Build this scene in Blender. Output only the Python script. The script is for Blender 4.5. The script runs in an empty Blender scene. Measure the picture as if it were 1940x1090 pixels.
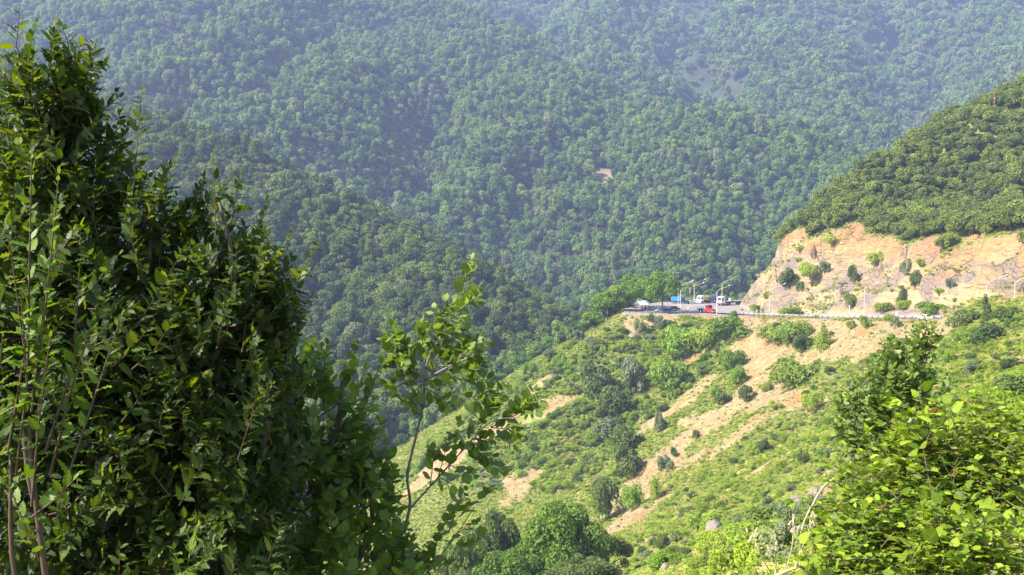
import bpy, bmesh, math, random
import numpy as np
from mathutils import Vector, Matrix, Euler

# ------------------------------------------------------------------ camera, light, exposure
SC = bpy.context.scene
COL = SC.collection
F_PX = 1886.0                                   # focal length in photo pixels (35 mm lens)
PITCH = math.radians(3.19)
cam_data = bpy.data.cameras.new('camera')
cam_data.lens = 35.0; cam_data.sensor_width = 36.0
cam_data.clip_start = 0.05; cam_data.clip_end = 20000
cam = bpy.data.objects.new('camera', cam_data); COL.objects.link(cam)
cam.location = (0, 0, 0); cam.rotation_euler = (math.pi/2 - PITCH, 0, 0)
SC.camera = cam

SUN_EL = math.radians(43); TO_SUN_AZ = (-0.93, -0.33)    # horizontal direction towards the sun
az = Vector((TO_SUN_AZ[0], TO_SUN_AZ[1])).normalized()
to_sun = Vector((az.x*math.cos(SUN_EL), az.y*math.cos(SUN_EL), math.sin(SUN_EL)))
sun_data = bpy.data.lights.new('sun', 'SUN'); sun_data.energy = 5.0
sun_data.angle = math.radians(0.5); sun_data.color = (1.0, 0.94, 0.84)
sun = bpy.data.objects.new('sun', sun_data); COL.objects.link(sun)
sun.rotation_euler = to_sun.to_track_quat('Z', 'Y').to_euler()

world = bpy.data.worlds.new('World'); SC.world = world; world.use_nodes = True
wn = world.node_tree; wn.nodes.clear()
sky = wn.nodes.new('ShaderNodeTexSky'); sky.sky_type = 'NISHITA'; sky.sun_disc = False
sky.sun_elevation = SUN_EL; sky.sun_rotation = math.atan2(az.x, az.y)
sky.air_density = 1.0; sky.dust_density = 1.0
bg = wn.nodes.new('ShaderNodeBackground'); bg.inputs[1].default_value = 0.13
wo = wn.nodes.new('ShaderNodeOutputWorld')
wn.links.new(sky.outputs[0], bg.inputs[0]); wn.links.new(bg.outputs[0], wo.inputs[0])

SC.view_settings.view_transform = 'Standard'; SC.view_settings.look = 'None'
SC.view_settings.gamma = 1.0; SC.view_settings.use_curve_mapping = False
SC.view_settings.exposure = 1.5
SC.render.engine = 'CYCLES'
cy = SC.cycles
cy.max_bounces = 5; cy.diffuse_bounces = 3; cy.glossy_bounces = 1; cy.transmission_bounces = 3
cy.volume_bounces = 0; cy.transparent_max_bounces = 4
cy.use_denoising = True
cy.caustics_reflective = False; cy.caustics_refractive = False

rng = np.random.default_rng(7)
CP, SP = math.cos(PITCH), math.sin(PITCH)

def ray(px, py):
    u = (px-970.0)/F_PX; v = (545.0-py)/F_PX
    return np.array([u, CP + v*SP, -SP + v*CP])
def P(px, py, D):
    r = ray(px, py); return r*(D/r[1])
def project(p):
    """world points (N,3) -> pixel x, y, depth"""
    p = np.asarray(p, float)
    f = p[..., 1]*CP - p[..., 2]*SP; v = p[..., 1]*SP + p[..., 2]*CP
    f = np.where(np.abs(f) < 1e-6, 1e-6, f)
    return 970 + p[..., 0]/f*F_PX, 545 - v/f*F_PX, f

# ------------------------------------------------------------------ helpers
def sm(x, a, b):
    t = np.clip((x-a)/(b-a), 0, 1); return t*t*(3-2*t)
_lat = np.random.default_rng(99).random((256, 256))
def vnoise(x, y):
    xi = np.floor(x).astype(int); yi = np.floor(y).astype(int)
    fx = x-xi; fy = y-yi; fx = fx*fx*(3-2*fx); fy = fy*fy*(3-2*fy)
    a = _lat[xi & 255, yi & 255]; b = _lat[(xi+1) & 255, yi & 255]
    c = _lat[xi & 255, (yi+1) & 255]; d = _lat[(xi+1) & 255, (yi+1) & 255]
    return (a*(1-fx)+b*fx)*(1-fy) + (c*(1-fx)+d*fx)*fy
def fbm(x, y, s, o=4, g=0.5):
    t = 0; a = 1; n = 0
    for i in range(o):
        t = t + a*(vnoise(x/s+i*17.3, y/s+i*9.1)-0.5); n += a; a *= g; s *= 0.5
    return t/n*2
def poly_dist(x, y, pts):
    """distance, arc position and interpolated third column to a polyline of (x, y, val)"""
    best = np.full(np.shape(x), 1e18); arc = np.zeros(np.shape(x)); val = np.zeros(np.shape(x)); acc = 0
    side = np.zeros(np.shape(x))
    for a, b in zip(pts[:-1], pts[1:]):
        dx, dy = b[0]-a[0], b[1]-a[1]; L2 = dx*dx+dy*dy; L = math.sqrt(L2)
        t = np.clip(((x-a[0])*dx+(y-a[1])*dy)/L2, 0, 1)
        d = (x-a[0]-t*dx)**2+(y-a[1]-t*dy)**2
        m = d < best
        best = np.where(m, d, best); arc = np.where(m, acc+t*L, arc); val = np.where(m, a[2]+t*(b[2]-a[2]), val)
        side = np.where(m, np.sign(dx*(y-a[1])-dy*(x-a[0])), side)
        acc += L
    return np.sqrt(best), arc, val, side
def catmull(pts, n=8):
    pts = [np.array(p, float) for p in pts]; q = [2*pts[0]-pts[1]]+pts+[2*pts[-1]-pts[-2]]; out = []
    for i in range(1, len(q)-2):
        for k in range(n):
            t = k/n
            out.append(0.5*((2*q[i])+(-q[i-1]+q[i+1])*t+(2*q[i-1]-5*q[i]+4*q[i+1]-q[i+2])*t*t+(-q[i-1]+3*q[i]-3*q[i+1]+q[i+2])*t**3))
    out.append(pts[-1]); return np.array(out)

def mesh_np(name, verts, faces, mats=(), smooth=False, attrs=None, mat_idx=None):
    """faces: (M,3) or (M,4) int array, or a list of mixed tuples"""
    me = bpy.data.meshes.new(name)
    if isinstance(faces, list):
        me.from_pydata([tuple(v) for v in verts], [], faces)
    else:
        verts = np.asarray(verts, np.float32); faces = np.asarray(faces, np.int32); k = faces.shape[1]
        me.vertices.add(len(verts)); me.vertices.foreach_set('co', verts.ravel())
        me.loops.add(faces.size); me.loops.foreach_set('vertex_index', faces.ravel())
        me.polygons.add(len(faces))
        me.polygons.foreach_set('loop_start', np.arange(0, faces.size, k, dtype=np.int32))
        me.polygons.foreach_set('loop_total', np.full(len(faces), k, np.int32))
    for m in mats: me.materials.append(m)
    if mat_idx is not None: me.polygons.foreach_set('material_index', np.asarray(mat_idx, np.int32))
    if attrs:
        for k_, v in attrs.items():
            v = np.asarray(v, np.float32)
            if v.ndim == 1:
                a = me.attributes.new(k_, 'FLOAT', 'POINT'); a.data.foreach_set('value', v)
            else:
                a = me.attributes.new(k_, 'FLOAT_VECTOR', 'POINT'); a.data.foreach_set('vector', v.ravel())
    me.update(calc_edges=True); me.validate()
    me.polygons.foreach_set('use_smooth', np.full(len(me.polygons), bool(smooth)))
    return me
def link(name, data, parent=None, loc=None, **kw):
    o = bpy.data.objects.new(name, data); COL.objects.link(o)
    if parent is not None: o.parent = parent
    if loc is not None: o.location = loc
    for k, v in kw.items(): o[k] = v
    return o
def thing(name, label, category, loc=(0, 0, 0), rotz=0.0, group=None, data=None):
    o = link(name, data); o.location = loc; o.rotation_euler = (0, 0, rotz)
    o['label'] = label; o['category'] = category
    if group: o['group'] = group
    return o
def grid_mesh(name, X, Y, Z, mats, attrs=None, keep=None):
    ny, nx = X.shape
    v = np.stack([X, Y, Z], -1).reshape(-1, 3)
    i = np.arange(ny*nx).reshape(ny, nx)
    f = np.stack([i[:-1, :-1], i[:-1, 1:], i[1:, 1:], i[1:, :-1]], -1).reshape(-1, 4)
    return mesh_np(name, v, f, mats, True, attrs)
class MB:
    """collects boxes, tubes and prisms in one mesh"""
    def __init__(s): s.v = []; s.f = []; s.m = []; s.cur = 0
    def add(s, vs, fs):
        o = len(s.v); s.v += [tuple(map(float, p)) for p in vs]; s.f += [tuple(i+o for i in f) for f in fs]; s.m += [s.cur]*len(fs); return s
    def box(s, c, d, taper=(1, 1), shift=(0, 0)):
        x, y, z = c; a, b, h = d[0]/2, d[1]/2, d[2]/2; tx, ty = taper; sx, sy = shift
        vs = [(x-a, y-b, z-h), (x+a, y-b, z-h), (x+a, y+b, z-h), (x-a, y+b, z-h),
              (x-a*tx+sx, y-b*ty+sy, z+h), (x+a*tx+sx, y-b*ty+sy, z+h), (x+a*tx+sx, y+b*ty+sy, z+h), (x-a*tx+sx, y+b*ty+sy, z+h)]
        return s.add(vs, [(3, 2, 1, 0), (4, 5, 6, 7), (0, 1, 5, 4), (1, 2, 6, 5), (2, 3, 7, 6), (3, 0, 4, 7)])
    def prism(s, prof, y0, y1):
        """profile of (x, z) points extruded from y0 to y1"""
        n = len(prof); vs = [(p[0], y0, p[1]) for p in prof]+[(p[0], y1, p[1]) for p in prof]
        fs = [tuple(range(n)), tuple(range(2*n-1, n-1, -1))]+[((i+1) % n, i, n+i, n+(i+1) % n) for i in range(n)]
        return s.add(vs, fs)
    def tube(s, pts, r, n=6, cap=True):
        pts = [Vector(p) for p in pts]; rr = r if hasattr(r, '__len__') else [r]*len(pts)
        vs = []; fs = []
        for i, p in enumerate(pts):
            t = (pts[min(i+1, len(pts)-1)]-pts[max(i-1, 0)]).normalized()
            ref = Vector((0, 0, 1)) if abs(t.z) < 0.9 else Vector((1, 0, 0))
            a = t.cross(ref).normalized(); b = t.cross(a)
            for k in range(n):
                w = 2*math.pi*k/n; vs.append(p+(a*math.cos(w)+b*math.sin(w))*rr[i])
        for i in range(len(pts)-1):
            for k in range(n):
                k2 = (k+1) % n; fs.append((i*n+k, i*n+k2, (i+1)*n+k2, (i+1)*n+k))
        if cap: fs += [tuple(range(n-1, -1, -1)), tuple(range((len(pts)-1)*n, len(pts)*n))]
        return s.add(vs, fs)
    def mesh(s, name, mats, smooth=False):
        return mesh_np(name, s.v, s.f, mats if isinstance(mats, (list, tuple)) else [mats], smooth, mat_idx=s.m)
    def build(s, name, mats, parent=None, smooth=False):
        return link(name, s.mesh(name, mats, smooth), parent)

# ------------------------------------------------------------------ materials
def nd(nt, t, **kw):
    n = nt.nodes.new(t)
    for k, v in kw.items(): setattr(n, k, v)
    return n
def new_mat(name):
    m = bpy.data.materials.new(name); m.use_nodes = True; nt = m.node_tree; nt.nodes.clear()
    out = nd(nt, 'ShaderNodeOutputMaterial'); return m, nt, out
def ramp(nt, fac, stops, interp='LINEAR'):
    r = nd(nt, 'ShaderNodeValToRGB'); r.color_ramp.interpolation = interp
    e = r.color_ramp.elements
    while len(e) > len(stops): e.remove(e[-1])
    while len(e) < len(stops): e.new(0.5)
    for el, (p, c) in zip(e, stops):
        el.position = p; el.color = (*c, 1) if len(c) == 3 else c
    if fac is not None: nt.links.new(fac, r.inputs[0])
    return r
def math_(nt, op, a, b=None, c=None):
    n = nd(nt, 'ShaderNodeMath', operation=op)
    for i, x in enumerate((a, b, c)):
        if x is None: continue
        if isinstance(x, (int, float)): n.inputs[i].default_value = x
        else: nt.links.new(x, n.inputs[i])
    return n.outputs[0]
def mixc(nt, fac, a, b, mode='MIX'):
    n = nd(nt, 'ShaderNodeMix', data_type='RGBA', blend_type=mode)
    for i, x in ((0, fac), (6, a), (7, b)):
        if isinstance(x, (int, float)): n.inputs[i].default_value = x
        elif isinstance(x, tuple): n.inputs[i].default_value = (*x, 1)
        else: nt.links.new(x, n.inputs[i])
    return n.outputs[2]
def noise(nt, scale, detail=4, rough=0.55, vec=None, dim='3D'):
    n = nd(nt, 'ShaderNodeTexNoise', noise_dimensions=dim)
    n.inputs['Scale'].default_value = scale; n.inputs['Detail'].default_value = detail; n.inputs['Roughness'].default_value = rough
    if vec is not None: nt.links.new(vec, n.inputs['Vector'])
    return n.outputs['Fac']
def simple(name, col, rough=0.6, metal=0.0, var=0.12, scale=6.0):
    m, nt, out = new_mat(name); p = nd(nt, 'ShaderNodeBsdfPrincipled')
    tc = nd(nt, 'ShaderNodeTexCoord'); f = noise(nt, scale, 5, 0.6, tc.outputs['Object'])
    r = ramp(nt, f, [(0.3, tuple(c*(1-var) for c in col)), (0.7, tuple(min(1, c*(1+var)) for c in col))])
    nt.links.new(r.outputs[0], p.inputs['Base Color']); p.inputs['Roughness'].default_value = rough; p.inputs['Metallic'].default_value = metal
    nt.links.new(p.outputs[0], out.inputs[0]); return m
def foliage_mat(name, stops, trans=0.35, tcol=(1.6, 1.7, 0.6), rough=0.55, spec=0.25, bright=(0.75, 1.25), veins=False, leafspots=False):
    """stops: colour ramp over a per-thing random; each leaf varies in brightness by its own 'rnd' attribute"""
    m, nt, out = new_mat(name)
    oi = nd(nt, 'ShaderNodeObjectInfo'); at = nd(nt, 'ShaderNodeAttribute', attribute_name='rnd')
    if veins:
        rv = math_(nt, 'FRACT', math_(nt, 'ADD', at.outputs['Fac'], math_(nt, 'MULTIPLY', oi.outputs['Random'], 1.0)))
        base = ramp(nt, rv, stops).outputs[0]; lv = math_(nt, 'FRACT', math_(nt, 'MULTIPLY', rv, 7.31))
    else:
        base = ramp(nt, oi.outputs['Random'], stops).outputs[0]; lv = at.outputs['Fac']
    br = nd(nt, 'ShaderNodeMapRange'); br.inputs[3].default_value = bright[0]; br.inputs[4].default_value = bright[1]
    nt.links.new(lv, br.inputs[0])
    col = mixc(nt, 1.0, base, br.outputs[0], 'MULTIPLY')
    if veins:
        lc = nd(nt, 'ShaderNodeAttribute', attribute_name='lc'); sx = nd(nt, 'ShaderNodeSeparateXYZ'); nt.links.new(lc.outputs['Vector'], sx.inputs[0])
        ax = math_(nt, 'ABSOLUTE', sx.outputs[0])
        w = math_(nt, 'FRACT', math_(nt, 'SUBTRACT', math_(nt, 'MULTIPLY', sx.outputs[1], 9.0), math_(nt, 'MULTIPLY', ax, 1.6)))
        w = math_(nt, 'ABSOLUTE', math_(nt, 'SUBTRACT', w, 0.5))
        side = nd(nt, 'ShaderNodeMapRange'); side.inputs[1].default_value = 0.36; side.inputs[2].default_value = 0.5; nt.links.new(w, side.inputs[0])
        mid = nd(nt, 'ShaderNodeMapRange'); mid.inputs[1].default_value = 0.09; mid.inputs[2].default_value = 0.02; nt.links.new(ax, mid.inputs[0])
        vf = math_(nt, 'MULTIPLY', math_(nt, 'MAXIMUM', math_(nt, 'MULTIPLY', side.outputs[0], 0.6), mid.outputs[0]), 0.45)
        col = mixc(nt, vf, col, mixc(nt, 1.0, col, (2.2, 1.9, 1.6), 'MULTIPLY'))
    if leafspots:
        brn = nd(nt, 'ShaderNodeMapRange'); brn.inputs[1].default_value = 0.955; brn.inputs[2].default_value = 0.965
        nt.links.new(lv, brn.inputs[0]); col = mixc(nt, brn.outputs[0], col, (0.16, 0.075, 0.03))
    p = nd(nt, 'ShaderNodeBsdfPrincipled'); nt.links.new(col, p.inputs['Base Color'])
    p.inputs['Roughness'].default_value = rough; p.inputs['Specular IOR Level'].default_value = spec
    t = nd(nt, 'ShaderNodeBsdfTranslucent'); nt.links.new(mixc(nt, 1.0, col, tcol, 'MULTIPLY'), t.inputs[0])
    mx = nd(nt, 'ShaderNodeMixShader'); mx.inputs[0].default_value = trans
    nt.links.new(p.outputs[0], mx.inputs[1]); nt.links.new(t.outputs[0], mx.inputs[2]); nt.links.new(mx.outputs[0], out.inputs[0])
    return m

M = {}
M['forest'] = foliage_mat('forest_leaves', [(0.0, (0.055, 0.100, 0.024)), (0.2, (0.085, 0.150, 0.030)), (0.45, (0.125, 0.205, 0.036)), (0.75, (0.170, 0.260, 0.040)), (0.93, (0.19, 0.245, 0.080)), (1.0, (0.215, 0.225, 0.115))], 0.32)
M['shaded_wood'] = foliage_mat('lower_hill_shaded_leaves', [(0.0, (0.045, 0.074, 0.018)), (0.3, (0.080, 0.122, 0.024)), (0.6, (0.115, 0.170, 0.028)), (0.88, (0.165, 0.225, 0.034)), (1.0, (0.170, 0.185, 0.080))], 0.3)  # darker variant of the forest leaves: the lower hill's shade put into leaf colour
M['lotgreen'] = foliage_mat('lot_tree_leaves', [(0.0, (0.115, 0.195, 0.020)), (1.0, (0.19, 0.29, 0.026))], 0.36, bright=(.5, 1.4))
M['midgreen'] = foliage_mat('hollow_tree_leaves', [(0.0, (0.09, 0.16, 0.018)), (1.0, (0.15, 0.235, 0.022))], 0.35, bright=(.5, 1.45))
M['oak'] = foliage_mat('hill_leaves', [(0.0, (0.100, 0.135, 0.026)), (0.5, (0.145, 0.185, 0.030)), (0.85, (0.185, 0.225, 0.034)), (1.0, (0.20, 0.26, 0.034))], 0.32)
M['bright'] = foliage_mat('bright_leaves', [(0.0, (0.125, 0.205, 0.020)), (0.5, (0.185, 0.285, 0.024)), (1.0, (0.255, 0.350, 0.030))], 0.36)
M['dark'] = foliage_mat('dark_leaves', [(0.0, (0.075, 0.115, 0.028)), (0.6, (0.110, 0.150, 0.032)), (1.0, (0.15, 0.19, 0.036))], 0.3)
M['olive'] = foliage_mat('olive_leaves', [(0.0, (0.180, 0.240, 0.030)), (0.5, (0.245, 0.310, 0.034)), (1.0, (0.30, 0.375, 0.040))], 0.36)
M['cover'] = foliage_mat('ground_cover_leaves', [(0.0, (0.170, 0.225, 0.034)), (0.3, (0.240, 0.295, 0.040)), (0.6, (0.315, 0.350, 0.055)), (0.84, (0.42, 0.38, 0.12)), (1.0, (0.48, 0.39, 0.19))], 0.36)
M['grey'] = foliage_mat('grey_leaves', [(0.0, (0.130, 0.170, 0.075)), (1.0, (0.20, 0.225, 0.11))], 0.28)
M['bark'] = simple('bark', (0.11, 0.085, 0.065), 0.9, 0, 0.35, 9)
M['bark_pale'] = simple('pale_bark', (0.15, 0.125, 0.095), 0.9, 0, 0.3, 14)
M['twig'] = simple('red_twig', (0.075, 0.042, 0.026), 0.7, 0, 0.25, 30)
M['green_stem'] = simple('green_stem', (0.12, 0.13, 0.035), 0.7, 0, 0.3, 30)
M['straw'] = simple('straw', (0.42, 0.33, 0.20), 0.8, 0, 0.25, 20)

# ------------------------------------------------------------------ terrain
# near ground: thin plate spline through surveyed points, then the road is graded into it (cut above, fill below)
RZ = [(330, 470, -33.0), (180, 462, -32.0), (112, 440, -31.3), (96, 431, -31.0), (84, 420, -31), (76, 408, -31), (75, 396, -31), (80, 382, -30.8),
      (87, 367, -30.2), (97, 343, -29.0), (105, 315, -27.2), (111, 292, -25.2), (122, 254, -22.0), (125, 225, -19.2), (122, 195, -16.2), (108, 160, -13), (84, 110, -9), (55, 66, -5.5), (26, 22, -2.6), (10, 0, -1.7), (2, -14, -1.7)]
ROAD = catmull(RZ, 5)
LOT = [(43, 381), (52, 377), (62, 374), (76, 372), (88, 372), (94, 386), (95, 402), (97, 428), (110, 446), (96, 448), (80, 446), (66, 440), (56, 425), (46, 402)]   # gravel lot on the spur
LOTZ = -31.0
def poly_sdf(x, y, poly):
    d = np.full(np.shape(x), 1e18); ins = np.zeros(np.shape(x), bool); n = len(poly)
    for i in range(n):
        ax, ay = poly[i]; bx, by = poly[(i+1) % n]; ex, ey = bx-ax, by-ay
        t = np.clip(((x-ax)*ex+(y-ay)*ey)/(ex*ex+ey*ey), 0, 1)
        d = np.minimum(d, (x-ax-t*ex)**2+(y-ay-t*ey)**2)
        c = ((ay > y) != (by > y)) & (x < (bx-ax)*(y-ay)/(by-ay+1e-12)+ax); ins ^= c
    return np.where(ins, -1, 1)*np.sqrt(d)
SURVEY = [P(*a) for a in [
    # crest line of the slope falling to the left, and the ground dropping away behind it
    (1196, 604, 388), (1100, 640, 386), (1000, 700, 378), (900, 786, 366), (800, 888, 352), (720, 985, 340), (600, 1120, 325),
    # face of the slope
    (1291, 870, 276), (1100, 905, 298), (1000, 960, 290), (1200, 1000, 220), (1300, 1085, 152), (1450, 1090, 96), (1550, 985, 112),
    (1600, 800, 228), (1500, 700, 290), (1400, 800, 262), (1350, 690, 330), (1220, 720, 345), (1700, 700, 208), (1800, 650, 196),
    (1840, 612, 208), (1930, 604, 188), (1930, 750, 112), (1700, 900, 112), (1000, 1120, 205), (900, 1000, 285), (850, 1150, 240), (1240, 860, 285),
    # hill above the cutting
    (1520, 432, 392), (1562, 447, 372), (1640, 462, 350), (1720, 468, 330), (1800, 462, 312), (1870, 452, 298), (1950, 442, 284), (2080, 432, 270),
    (1620, 356, 420), (1700, 318, 432), (1750, 292, 440), (1850, 246, 452), (1940, 185, 462), (2060, 120, 470), (2200, 90, 470), (1800, 380, 380), (1900, 330, 375), (2050, 330, 370)]]
SURVEY += [np.array(p, float) for p in [
    (0, 0, -1.7), (2.5, 5, -1.72), (5, 5, -1.8), (4, 8, -2.9), (1.2, 4.2, -2.1), (-1.7, 3.6, -3.0), (-4, 5, -3.6), (0, 7, -4.2), (5, 12, -5.2), (0, 20, -10), (8, 32, -14.5), (-10, 12, -8.5), (15, 60, -25.5), (5, 90, -40), (12, 14, -3.4),
    (-60, 120, -75), (-30, 60, -42), (-40, 20, -22), (-80, 220, -100), (-60, 330, -112), (34, 70, -18), (24, 40, -12), (60, 110, -16.5), (-40, -10, -8), (10, -14, -1.7),
    (20, 430, -62), (-10, 440, -80), (40, 470, -72), (-30, 500, -100), (95, 480, -62), (130, 520, -70), (190, 520, -50), (60, 540, -95),
    (150, 432, -8), (135, 440, -24), (260, 500, 20), (330, 440, 40), (330, 300, 30), (330, 200, 30), (250, 150, 22), (180, 100, 14), (150, 30, 12), (60, 20, 4), (330, 40, 30), (40, -15, 2)]]
SV = np.array(SURVEY)
def tps_fit(P3, lam=2.0):
    n = len(P3); xy = P3[:, :2]/100.0
    d2 = ((xy[:, None]-xy[None])**2).sum(-1); K = 0.5*d2*np.log(d2+1e-12)
    A = np.zeros((n+3, n+3)); A[:n, :n] = K+np.eye(n)*lam*1e-4; A[:n, n] = 1; A[:n, n+1:] = xy; A[n:, :n] = A[:n, n:].T
    return xy, np.linalg.solve(A, np.r_[P3[:, 2], 0, 0, 0])
_txy, _tw = tps_fit(SV)
def tps(x, y):
    x = np.asarray(x, float)/100; y = np.asarray(y, float)/100; r = _tw[-3]+_tw[-2]*x+_tw[-1]*y
    for (a, b), w in zip(_txy, _tw[:-3]):
        d2 = (x-a)**2+(y-b)**2; r = r+w*0.5*d2*np.log(d2+1e-12)
    return r
NX0, NX1, NY0, NY1, NR = -130.0, 332.0, -16.0, 545.0, 1.0
gx = np.arange(NX0, NX1+NR, NR); gy = np.arange(NY0, NY1+NR, NR)
GX, GY = np.meshgrid(gx, gy)
cx = np.arange(NX0, NX1+5, 5.0); cyy = np.arange(NY0, NY1+5, 5.0)
CX, CY = np.meshgrid(cx, cyy); CZ = tps(CX, CY)
def bil(Z, x0, y0, r, x, y):
    u = np.clip((x-x0)/r, 0, Z.shape[1]-1.001); v = np.clip((y-y0)/r, 0, Z.shape[0]-1.001)
    i = u.astype(int); j = v.astype(int); fu = u-i; fv = v-j
    return (Z[j, i]*(1-fu)+Z[j, i+1]*fu)*(1-fv)+(Z[j+1, i]*(1-fu)+Z[j+1, i+1]*fu)*fv
nat = bil(CZ, NX0, NY0, 5.0, GX, GY)
far_ = sm(np.hypot(GX, GY), 8, 60)
nat = nat + fbm(GX, GY, 34, 4)*2.2*far_ + (fbm(GX+300, GY, 9, 4)*0.7+0.35)*sm(far_, .3, 1)
# erosion rills running down the slope below the road
_rd, _ra, _rz, _rs = poly_dist(GX, GY, [tuple(p) for p in ROAD])
rill = np.abs(np.sin(_ra/9.0+fbm(GX, GY, 40, 3)*4.0))
nat = nat - (1-rill)**2*1.6*sm(_rd, 14, 40)*far_
pave = np.minimum(_rd-5.6, poly_sdf(GX, GY, LOT)-0.5)          # distance outside the level ground
zr = np.where(_rd-5.6 < poly_sdf(GX, GY, LOT), _rz, LOTZ+0*_rz)
wlot = sm(poly_sdf(GX, GY, LOT), -2, 14); zr = _rz*wlot+LOTZ*(1-wlot)
cutk = 1.02+0.75*sm(GY, 362, 398)*sm(470-GY, 0, 40)
dpos = np.maximum(pave, 0)
def facets(x, y, cell, seed, tilt):
    """broken rock: every cell has its own height and tilt"""
    r = np.random.default_rng(seed); jx = r.random((128, 128)); jy = r.random((128, 128)); hh = r.normal(size=(128, 128)); ta = r.normal(size=(128, 128, 2))
    u = x/cell; v = y/cell; iu = np.floor(u).astype(int); iv = np.floor(v).astype(int); best = np.full(x.shape, 9.0); out = np.zeros(x.shape)
    for a in (-1, 0, 1):
        for b in (-1, 0, 1):
            ci = (iu+a) & 127; cj = (iv+b) & 127; dx = u-(iu+a+jx[ci, cj]); dy = v-(iv+b+jy[ci, cj]); d = dx*dx+dy*dy; m = d < best
            best = np.where(m, d, best); out = np.where(m, hh[ci, cj]+(ta[ci, cj, 0]*dx+ta[ci, cj, 1]*dy)*tilt, out)
    return out
_wx = GX+fbm(GX, GY, 12, 3)*5; _wy = GY+fbm(GX+200, GY, 12, 3)*5
crag = facets(_wx*.8+_wy*.6, (_wy*.8-_wx*.6)*.55, 9.0, 5, 1.6)*2.0+facets(_wx, _wy, 4.0, 6, 1.3)*.75
rockn = crag+np.abs(fbm(GX*0.8+GY*0.6, GY*0.25-GX*0.2, 16, 4))*5.0+fbm(GX, GY, 8, 4)*2.4+np.abs(fbm(GX+50, GY, 24, 3))*4-1.5
bench = 1.2*np.sin(dpos*0.55+fbm(GX, GY, 30, 2)*5)
cutk = np.where((GX > 128) & (GY > 398), 30.0, cutk)
cut = zr+dpos*cutk+(rockn+bench*0.12-1.6)*sm(dpos, 1, 9)
fill = zr-dpos*0.62+fbm(GX+70, GY+30, 12, 3)*1.3*sm(dpos, 2, 10)
HN = np.where(nat > zr, np.minimum(nat, np.maximum(cut, zr)), np.maximum(nat, np.minimum(fill, zr)))
outer = ((_rs < 0) & (_rd < 60)) | ((GX < 96) & (GY < 400) & (GY > 300) & (pave < 60))
ow = outer*sm(GY, 205, 262)
verge = zr-0.15*np.minimum(dpos, 2.5)-0.42*np.maximum(dpos-2.5, 0)+fbm(GX, GY, 9, 3)*0.5*sm(dpos, 2, 8)
HN = np.where(ow > 0, np.minimum(HN, verge+(1-ow)*25*sm(dpos, 0, 6)), HN)
HN = np.where(pave <= 0, zr, HN)
nearcam = np.hypot(GX-1, GY-2)
HN = np.where(nearcam < 26, np.where(pave <= 0, HN, HN), HN)
CUT = ((nat > cut-0.3) & (pave > 0.3) & (GY > 120)).astype(float)
def Hn(x, y): return bil(HN, NX0, NY0, NR, np.asarray(x, float), np.asarray(y, float))
def in_near(x, y): return (x > NX0) & (x < NX1-1) & (y > NY0) & (y < NY1-1)

# far hills: ridges with falling flanks, ribs and gullies
def ridge_fn(crest, slope, rib_len, rib, seed, rnd=25.0, namp=14.0):
    c0 = np.array(crest[0][:2]); ax = np.array(crest[-1][:2])-c0; ax = ax/np.hypot(*ax)
    def H(x, y):
        x = np.asarray(x, float); y = np.asarray(y, float)
        h = np.full(np.shape(x), -1e9); d = np.full(np.shape(x), 1e9)
        for a, b in zip(crest[:-1], crest[1:]):
            dx, dy = b[0]-a[0], b[1]-a[1]; t = np.clip(((x-a[0])*dx+(y-a[1])*dy)/(dx*dx+dy*dy), 0, 1)
            ds = np.hypot(x-a[0]-t*dx, y-a[1]-t*dy)
            h = np.maximum(h, a[2]+t*(b[2]-a[2])-slope*(np.sqrt(ds*ds+rnd*rnd)-rnd)); d = np.minimum(d, ds)
        s = (x-c0[0])*ax[0]+(y-c0[1])*ax[1]
        w = fbm(x+seed*51, y-seed*33, 160, 3)
        r = np.sqrt(np.sin(math.pi*(s/rib_len+seed*0.37)+w*1.6)**2+0.01)
        h = h + (r-0.55)*rib*np.minimum(d, 160)/160
        return h+fbm(x-seed*11, y+seed*7, 90, 3)*namp
    return H
def crest(*pts): return [tuple(P(*p)) for p in pts]
LEFT_CREST = crest((-260, 40, 850), (0, 122, 760), (200, 215, 700), (420, 280, 645), (600, 388, 606), (800, 494, 556), (1000, 622, 515), (1065, 680, 492), (1110, 790, 470))
MID_CREST = crest((-500, -150, 1900), (0, -150, 1760), (500, -110, 1640), (780, 0, 1500), (850, 60, 1420), (950, 112, 1340), (1050, 150, 1270), (1200, 212, 1180), (1400, 240, 1100), (1500, 255, 1060), (1600, 305, 1020), (1700, 365, 980), (1850, 450, 950))
FAR_CREST = [(-1900, 2500, 640), (-900, 2420, 650), (0, 2380, 640), (700, 2330, 625), (1300, 2280, 640), (2000, 2260, 660)]
H_left = ridge_fn(LEFT_CREST, 0.56, 130, 22, 1, 14, 5)
_hm = ridge_fn(MID_CREST, 0.60, 190, 46, 2, 30, 12)
_hf = ridge_fn(FAR_CREST, 0.55, 330, 120, 3, 40, 22)
GULLY = [(-120, 1330, 0), (-95, 1130, 0), (-66, 960, 0), (-40, 820, 0), (-20, 690, 0)]
def H_mid(x, y):
    h = _hm(x, y); d, s, z, sd = poly_dist(np.asarray(x, float), np.asarray(y, float), GULLY)
    return h-24*np.exp(-(d/70)**2)+5*np.exp(-((d-130)/60)**2)
def H_far(x, y): return np.maximum(_hf(x, y), 60+0*np.asarray(x, float))
HILLS = {'left': (H_left, (-620, 240, 330, 960), 5.0), 'mid': (H_mid, (-1500, 1000, 560, 1960), 8.0), 'far': (H_far, (-1900, 2000, 1150, 2560), 13.0)}
def H_all(x, y):
    h = np.maximum(np.maximum(H_left(x, y), H_mid(x, y)), np.where(np.asarray(y) > 1100, H_far(x, y), -300))
    return np.maximum(h, np.where(in_near(x, y), Hn(x, y), -300))
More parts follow.
